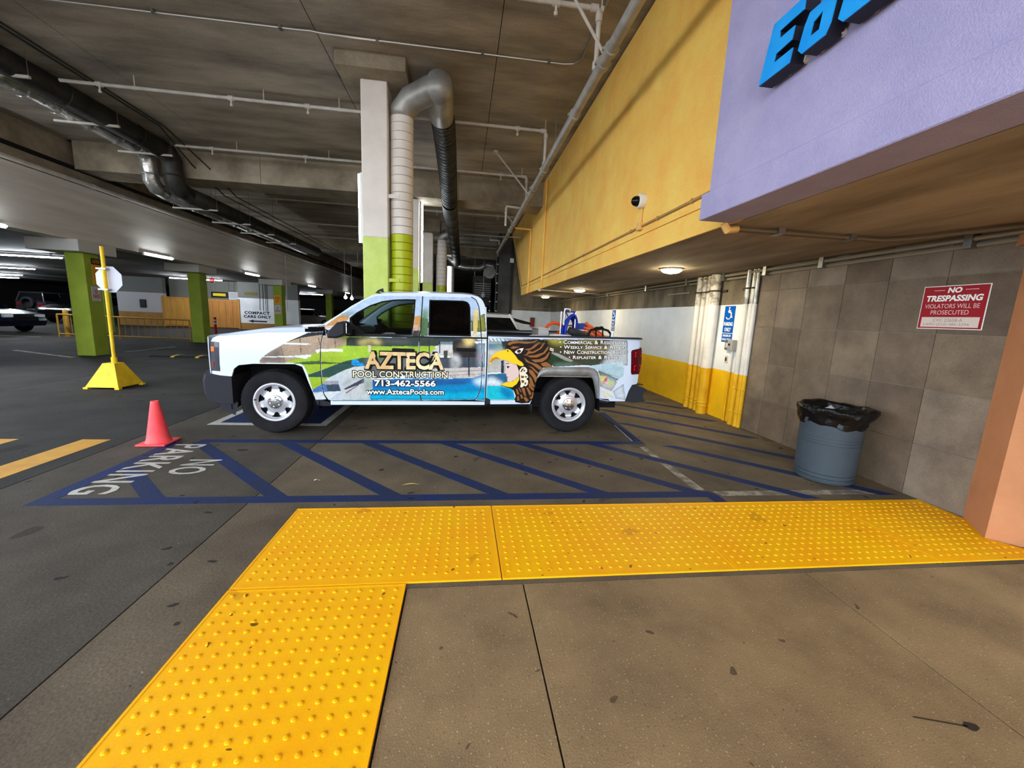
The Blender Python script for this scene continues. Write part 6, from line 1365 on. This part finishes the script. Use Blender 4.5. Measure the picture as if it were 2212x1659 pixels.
# column notices
def notice(label, x, y, z, face, rows):
    t = thing('column_notice', label, 'sign', (x, y, z), group='notices on the lime columns')
    for (b0, b1, w, m, s, ink) in rows:
        if face == 'x': MB().box(0,-w/2,b0,0.006,w/2,b1).build('plate', m, t)
        else: MB().box(-w/2,-0.006,b0,w/2,0,b1).build('plate', m, t)
        if s:
            vs, fs = fit_text(s, w*0.8, (b1-b0)*0.62, 0.02, line=0.9, align='CENTER')
            MB().add([((0.0075, -w*0.4+a, b0+(b1-b0)*0.19+b) if face == 'x' else (-w*0.4+a, -0.0075, b0+(b1-b0)*0.19+b)) for a, b in vs], fs).build('lettering', ink, t)
M_AMB = mat('notice_amber',(232,160,30),0.5); M_NK = mat('notice_black',(20,20,20),0.5); M_NR = mat('notice_red',(180,40,36),0.5); M_NW = mat('notice_white',(200,196,200),0.5)
notice('amber and black CAUTION notice on the near lime column', -9.71, 12.27, 1.9, 'x', ((0.50,0.66,0.26,M_NK,'CAUTION',M_AMB),(0.0,0.50,0.26,M_AMB,None,None)))
notice('white notice with red heading on the near lime column', -9.71, 12.18, 1.45, 'x', ((0,0.38,0.26,M_NW,'NO\nPARKING',M_NR),))
notice('amber and white notices on the column beside COMPACT CARS ONLY', -9.98, 23.5, 1.15, 'y', ((0.52,1.0,0.32,M_AMB,'CAUTION\nSLOW',M_NR),(0.0,0.48,0.32,M_NW,'NO\nPARKING',M_NR)))
# wall lettering
vs, fs = fit_text('COMPACT', 1.52, 0.185, 0.05, spacing=1.12); cl = MB().add([(-13.92+a, 27.996, 0.985+b) for a, b in vs], fs).build('wall_lettering', mat('stencil_navy',(34,34,60),0.6), label='dark word COMPACT on the white deck wall', cat='lettering', group='stencilled words on the deck wall')
vs, fs = fit_text('CARS ONLY', 1.66, 0.185, 0.05, spacing=1.12); MB().add([(-13.97+a, 27.996, 0.745+b) for a, b in vs], fs).build('wall_lettering', mat('stencil_navy',(34,34,60),0.6), label='dark words CARS ONLY on the white deck wall', cat='lettering', group='stencilled words on the deck wall')
MB().add([(x,27.996,z) for x, z in ((-13.72,0.545),(-13.40,0.65),(-13.40,0.59),(-12.58,0.59),(-12.58,0.50),(-13.40,0.50),(-13.40,0.44))], [(0,1,2,3,4,5,6)]).build('wall_arrow', mat('stencil_navy',(34,34,60),0.6), label='dark arrow pointing left under COMPACT CARS ONLY', cat='lettering')
for k, x in enumerate((-12.95,-12.75,-12.6,-12.5)):
    t = thing('wall_cable', '%s dark cable hanging on the deck wall above the lettering' % nice[k], 'cable', (x, 27.97, 0), group='cables hanging above the deck wall lettering'); MB().tube([(0,0,2.99),(0.01,0,2.3),(-0.01,0,1.25-0.03*k)], 0.012, n=6).build('cable', M_BLACK, t)
t = thing('duct_notice', 'narrow dark yellow sign high on the deck wall', 'sign', (-13.45,27.99,2.28)); MB().bbox(-0.38,-0.02,-0.09,0.38,0,0.09,0.005).build('plate', mat('olive_sign',(110,98,40),0.6), t)
# wooden gate
gt = thing('wooden_gate', 'tan wooden board gate closing part of the low deck', 'gate', (-18.6, 28.0, 0))
M_WOOD = [mat('gate_wood_%d' % k, c, 0.6, c2=tuple(int(v*0.85) for v in c), scale=2.5, stretch=(6,1,0.5)) for k, c in enumerate(((206,150,66),(196,138,60),(186,126,62)))]
for k in range(11):
    x = k*0.4; zt = 1.86-0.004*k; MB().bbox(x+0.004,-0.03,0.04,x+0.396,0.0,zt,0.006).build('board', M_WOOD[(0 if k < 4 else 1 if k < 5 else 2)], gt)
for z in (0.12,1.78): MB().box(0.0,-0.055,z-0.04,4.4,-0.03,z+0.04).build('rail', M_WOOD[1], gt)
for x in (-0.02,1.52,4.38): MB().box(x-0.05,-0.06,0,x+0.05,0.04,1.9).build('gate_post', M_WOOD[1], gt)
b1 = thing('deck_sign', 'black sign with a yellow panel above the wooden gate', 'sign', (-15.5,28.55,1.95)); MB().bbox(-0.62,-0.03,0,0.62,0,0.36,0.01).build('board', M_NK, b1); MB().cyl((-0.4,-0.015,0.34),(-0.4,-0.015,1.04),0.012,n=6).build('rod', M_STEEL, b1); MB().cyl((0.4,-0.015,0.34),(0.4,-0.015,1.04),0.012,n=6).build('rod', M_STEEL, b1); MB().box(-0.50,-0.035,0.10,0.26,-0.03,0.27).build('yellow_panel', mat('sign_yellow',(236,206,40),0.5), b1)
b2 = thing('deck_sign', 'white printed notice hanging beside the black deck sign', 'sign', (-14.75,28.5,1.84)); MB().bbox(-0.30,-0.02,0,0.30,0,0.50,0.006).build('board', M_NW, b2); MB().cyl((0,-0.01,0.48),(0,-0.01,1.15),0.012,n=6).build('rod', M_STEEL, b2)
for k in range(5): MB().box(-0.24,-0.023,0.16+0.065*k,0.24,-0.02,0.18+0.065*k).build('print_line', mat('print_grey',(120,120,124),0.6), b2)
# railing and posts
rl = thing('railing', 'low yellow metal railing between the lime columns', 'railing', (-15.32, 17.42, 0)); M_RAIL = mat('rail_yellow',(176,134,52),0.6)
MB().cyl((0,0,0.87),(4.60,0,0.84),0.03,n=10).build('top_rail', M_RAIL, rl, smooth=True); MB().cyl((0,0,0.13),(4.60,0,0.10),0.025,n=10).build('bottom_rail', M_RAIL, rl, smooth=True)
for x in (0.0, 2.1, 4.60): MB().cyl((x,0,0),(x,0,0.87),0.03,n=10).build('post', M_RAIL, rl, smooth=True)
for k in range(1, 20):
    x = k*0.23
    if abs(x-2.1) > 0.06: MB().cyl((x,0,0.12),(x,0,0.86),0.012,n=6).build('baluster', M_RAIL, rl)
bo = thing('bollard', 'stout yellow steel bollard behind the railing end', 'bollard', (-15.35, 17.8, 0)); MB().lathe([(0.085,0),(0.085,0.98),(0.07,1.03),(0.03,1.06),(0.001,1.065)], (0,0,0), 18).build('post', M_RAIL, bo, smooth=True); MB().cyl((0,0,0),(0,0,0.012),0.13,n=18).build('base_plate', M_RAIL, bo)
dl = thing('delineator_post', 'slim red delineator post with white bands beside the hood', 'bollard', (-10.60, 18.9, 0)); M_DEL = mat('delineator_red',(176,44,52),0.5)
MB().cyl((0,0,0.04),(0,0,0.96),0.05,n=14).build('post', M_DEL, dl, smooth=True); MB().cyl((0,0,0),(0,0,0.05),0.12,n=18).build('base', M_BLACK, dl)
for z in (0.66,0.79): MB().cyl((0,0,z),(0,0,z+0.075),0.053,n=14).build('reflective_band', M_SIGNW, dl, smooth=True)
fe2 = thing('wall_cabinet', 'dark framed cabinet on the white deck wall left of the gate', 'cabinet', (-19.75,28.0,1.12)); MB().bbox(-0.17,-0.06,0,0.17,0,0.50,0.01).build('frame', M_NK, fe2); MB().box(-0.13,-0.064,0.04,0.13,-0.06,0.46).build('door', M_GRAYP, fe2)
t = thing('beam_conduit', 'thin white conduit dropping from the block beam past the third lime column', 'conduit', (-9.4, 23.3, 0)); MB().tube([(-0.3,0,4.36),(0,0,4.2),(0,0,1.3)], 0.018, n=6).build('conduit', M_PIPEW, t); MB().bbox(-0.06,-0.06,1.95,0.06,0.0,2.1,0.01).build('box', M_STEEL, t)
lg_ = thing('beam_ledge_pipe', 'pale pipe resting along the top of the block beam', 'pipe', (-9.63, 0, 4.385))
for y0, y1 in ((9.3,12.4),(12.4,13.3),(13.3,19),(19,19.9),(19.9,30),(30,45)): MB().cyl((0,y0+0.01,0),(0,y1-0.01,0),0.052,n=12).build('pipe', M_PIPEW, lg_, smooth=True)
for y in (12.4,13.3,19,19.9,30): MB().cyl((0,y-0.05,0),(0,y+0.05,0),0.064,n=12).build('coupling', M_PIPEW, lg_, smooth=True)
lg2 = thing('beam_cable_tray', 'dark cable run above the block beam', 'cable', (-9.72, 0, 4.72)); MB().box(-0.14,9.3,-0.02,0.02,45,0.03).build('tray', M_BLACK, lg2)

# ================================================================ cargo in the pickup bed
_tm = Matrix.Translation((-2.19,4.90,0)) @ Matrix.Rotation(math.radians(2.18), 4, 'Z')
def cargo(name, label, cat, u, w, z=0.825, group=None): return thing(name, label, cat, _tm @ Vector((u,w,z)), math.radians(2.18), group)
M_BUCK = mat('bucket_white',(236,236,234),0.4)
for k, (u, w) in enumerate(((3.28,0.45),(3.57,0.46))):
    t = cargo('bucket', ['white lidded bucket nearer the cab in the pickup bed','white lidded bucket beside the blue hose in the pickup bed'][k], 'bucket', u, w, group='white buckets in the pickup bed')
    hB = 0.445+0.02*k
    MB().lathe([(0.001,0),(0.125,0),(0.145,hB-0.03),(0.150,hB-0.03),(0.150,hB-0.045),(0.145,hB-0.05)], (0,0,0), 28).build('pail', M_BUCK, t, smooth=True)
    MB().lathe([(0.154,hB-0.035),(0.156,hB),(0.146,hB+0.004),(0.142,hB-0.006),(0.001,hB-0.006)], (0,0,0), 28).build('lid', M_BUCK, t, smooth=True)
M_CHRM = mat('cart_chrome',(206,206,208),0.2,0.9); M_BHOSE = mat('blue_hose',(24,52,160),0.4)
hc = cargo('hose_cart', 'chrome hand cart standing in the pickup bed', 'cart', 3.775, 0.75)
for w in (0.0,0.16): 
    for u in (-0.08,0.09): MB().tube([(u,w,0.0),(u+0.0,w,0.80)], 0.011, n=8).build('upright', M_CHRM, hc, smooth=True)
MB().tube([(-0.08,0,0.79),(-0.075,0,0.835),(0.0,0,0.84),(0.005,0,0.80)], 0.011, n=8).build('handle', M_CHRM, hc, smooth=True)
for z, c in ((0.80,M_BHOSE),(0.6,M_CHRM)): MB().tube([(-0.08,0.08,z),(0.1,0.08,z)], 0.011, n=8).build('cross_bar', c, hc)
MB().tube([(-0.06,0.0,0.79),(0.0,0.0,0.69),(0.09,0.0,0.81)], 0.010, n=8).build('brace', M_BHOSE, hc)
MB().box(-0.12,-0.05,0,0.14,0.22,0.015).build('toe_plate', M_CHRM, hc)
hs = cargo('blue_hose', 'blue vacuum hose coiled on the chrome cart', 'hose', 3.765, 0.78)
for k in range(5):
    pts = [(0.035+0.095*math.cos(q)*1.0+0.02*math.sin(q), -0.06+0.035*k+0.05*math.cos(q), 0.53+0.225*math.sin(q)*(1-0.05*k)) for q in [2*math.pi*i/28 for i in range(28)]]
    MB().tube(pts, 0.022, n=8, closed=True).build('hose_turn', M_BHOSE, hs, smooth='all')
MB().tube([(-0.09,-0.08,0.60),(-0.12,-0.10,0.35),(-0.10,-0.06,0.1),(0.05,-0.04,0.02)], 0.022, n=8).build('hose_tail', M_BHOSE, hs, smooth='all')
M_OHOSE = mat('orange_hose',(222,92,44),0.45)
oh = cargo('orange_hose', 'thick orange hose arching behind the buckets', 'hose', 3.62, 1.1)
MB().tube([(-0.16,-0.05,0.0),(-0.155,-0.03,0.30),(-0.12,0,0.50),(-0.06,0.02,0.59),(0.02,0.04,0.625),(0.10,0.05,0.62),(0.17,0.02,0.58),(0.20,-0.04,0.50),(0.12,-0.12,0.52),(0.0,-0.14,0.42),(-0.08,-0.12,0.28),(-0.1,-0.1,0.05)], 0.026, n=10).build('hose', M_OHOSE, oh, smooth='all')
oh2 = cargo('orange_hose', 'tangle of orange hose near the pickup tailgate', 'hose', 4.16, 0.70)
for k in range(4): MB().tube([(0.18*math.cos(q)+0.02*k, 0.12*math.sin(q)+0.03*k, 0.38+0.045*k+0.02*math.cos(q*1+k)-0.10*math.cos(q)) for q in [2*math.pi*i/22 for i in range(22)]], 0.019, n=8, closed=True).build('hose_turn', M_OHOSE, oh2, smooth='all')
MB().tube([(0.1,0.05,0.0),(0.12,0.05,0.2),(0.16,0.08,0.36)], 0.019, n=8).build('hose_tail', M_OHOSE, oh2, smooth='all')
pm = cargo('pool_pump', 'blue and white pump unit standing in the pickup bed', 'pump', 4.0, 0.92)
MB().bbox(-0.08,-0.12,0,0.09,0.12,0.555,0.02).build('stretched_base', M_BUCK, pm)  # white pump base stretched down to rest on the bed floor
fix_normals(MB().prism([(-0.11,0.55),(0.08,0.55),(0.075,0.63),(0.03,0.645),(-0.02,0.64),(-0.11,0.60)], lambda a,b:(a,-0.12,b), lambda a,b:(a,0.12,b)).build('motor_cover', mat('pump_blue',(28,62,156),0.4), pm))
MB().lathe([(0.04,0.50),(0.042,0.56),(0.036,0.62),(0.026,0.66),(0.001,0.665)], (0.11,0,0), 18).build('filter_cup', mat('cup_grey',(168,162,152),0.3), pm, smooth=True); MB().cyl((0.11,0,0),(0.11,0,0.51),0.03,n=12).build('filter_stem', mat('cup_grey',(168,162,152),0.3), pm)
bt = cargo('black_pipe', 'black flexible pipe lying across the cargo', 'pipe', 3.75, 0.60)
MB().tube([(-0.02,0,0.535),(0.10,0.0,0.505),(0.25,0.02,0.46),(0.42,0.05,0.38),(0.6,0.1,0.25),(0.70,0.12,0.05)], 0.052, n=14).build('pipe', mat('pipe_black',(44,44,46),0.6,bump=0.3,bscale=60), bt, smooth='all')
hd = cargo('handle_frame', 'black tubular handle frame beside the tailgate', 'frame', 4.16, 0.50)
MB().tube([(-0.17,0,0.0),(-0.165,0,0.50),(-0.13,0,0.555),(0.03,0,0.575),(0.12,0,0.555),(0.165,0,0.51),(0.18,0,0.0)], 0.016, n=10).build('tube', M_BLACK, hd, smooth='all')
MB().tube([(-0.10,0.0,0.565),(-0.06,-0.02,0.59),(-0.02,0.02,0.585),(0.02,-0.02,0.60),(0.05,0.0,0.58)], 0.012, n=8).build('cord', M_BLACK, hd, smooth='all')
MB().tube([(-0.06,0,0.57),(-0.05,0.0,0.42)], 0.012, n=8).build('strut', M_BLACK, hd); MB().tube([(0.04,0,0.57),(0.05,0.0,0.42)], 0.012, n=8).build('strut', M_BLACK, hd)
pw = cargo('white_pole', 'short white pole poking above the bed rail', 'pole', 4.285, 0.35); MB().tube([(-0.02,0,0),(0.0,0,0.44),(0.008,0,0.545)], 0.02, n=10).build('pole', M_BUCK, pw, smooth=True)
bg = cargo('plastic_tote', 'cloudy plastic tote behind the buckets', 'tote', 3.40, 1.0); fix_normals(MB().add([(-0.10,-0.2,0),(0.12,-0.2,0),(0.12,0.2,0),(-0.10,0.2,0),(-0.07,-0.22,0.53),(0.08,-0.22,0.54),(0.08,0.22,0.54),(-0.07,0.22,0.53)], [(0,1,5,4),(1,2,6,5),(2,3,7,6),(3,0,4,7),(4,5,6,7),(3,2,1,0)]).build('tub', mat('cloudy_plastic',(190,188,188),0.4), bg)); MB().bbox(-0.09,-0.24,0.525,0.10,0.24,0.545,0.006).build('lid', mat('cloudy_plastic',(190,188,188),0.4), bg)
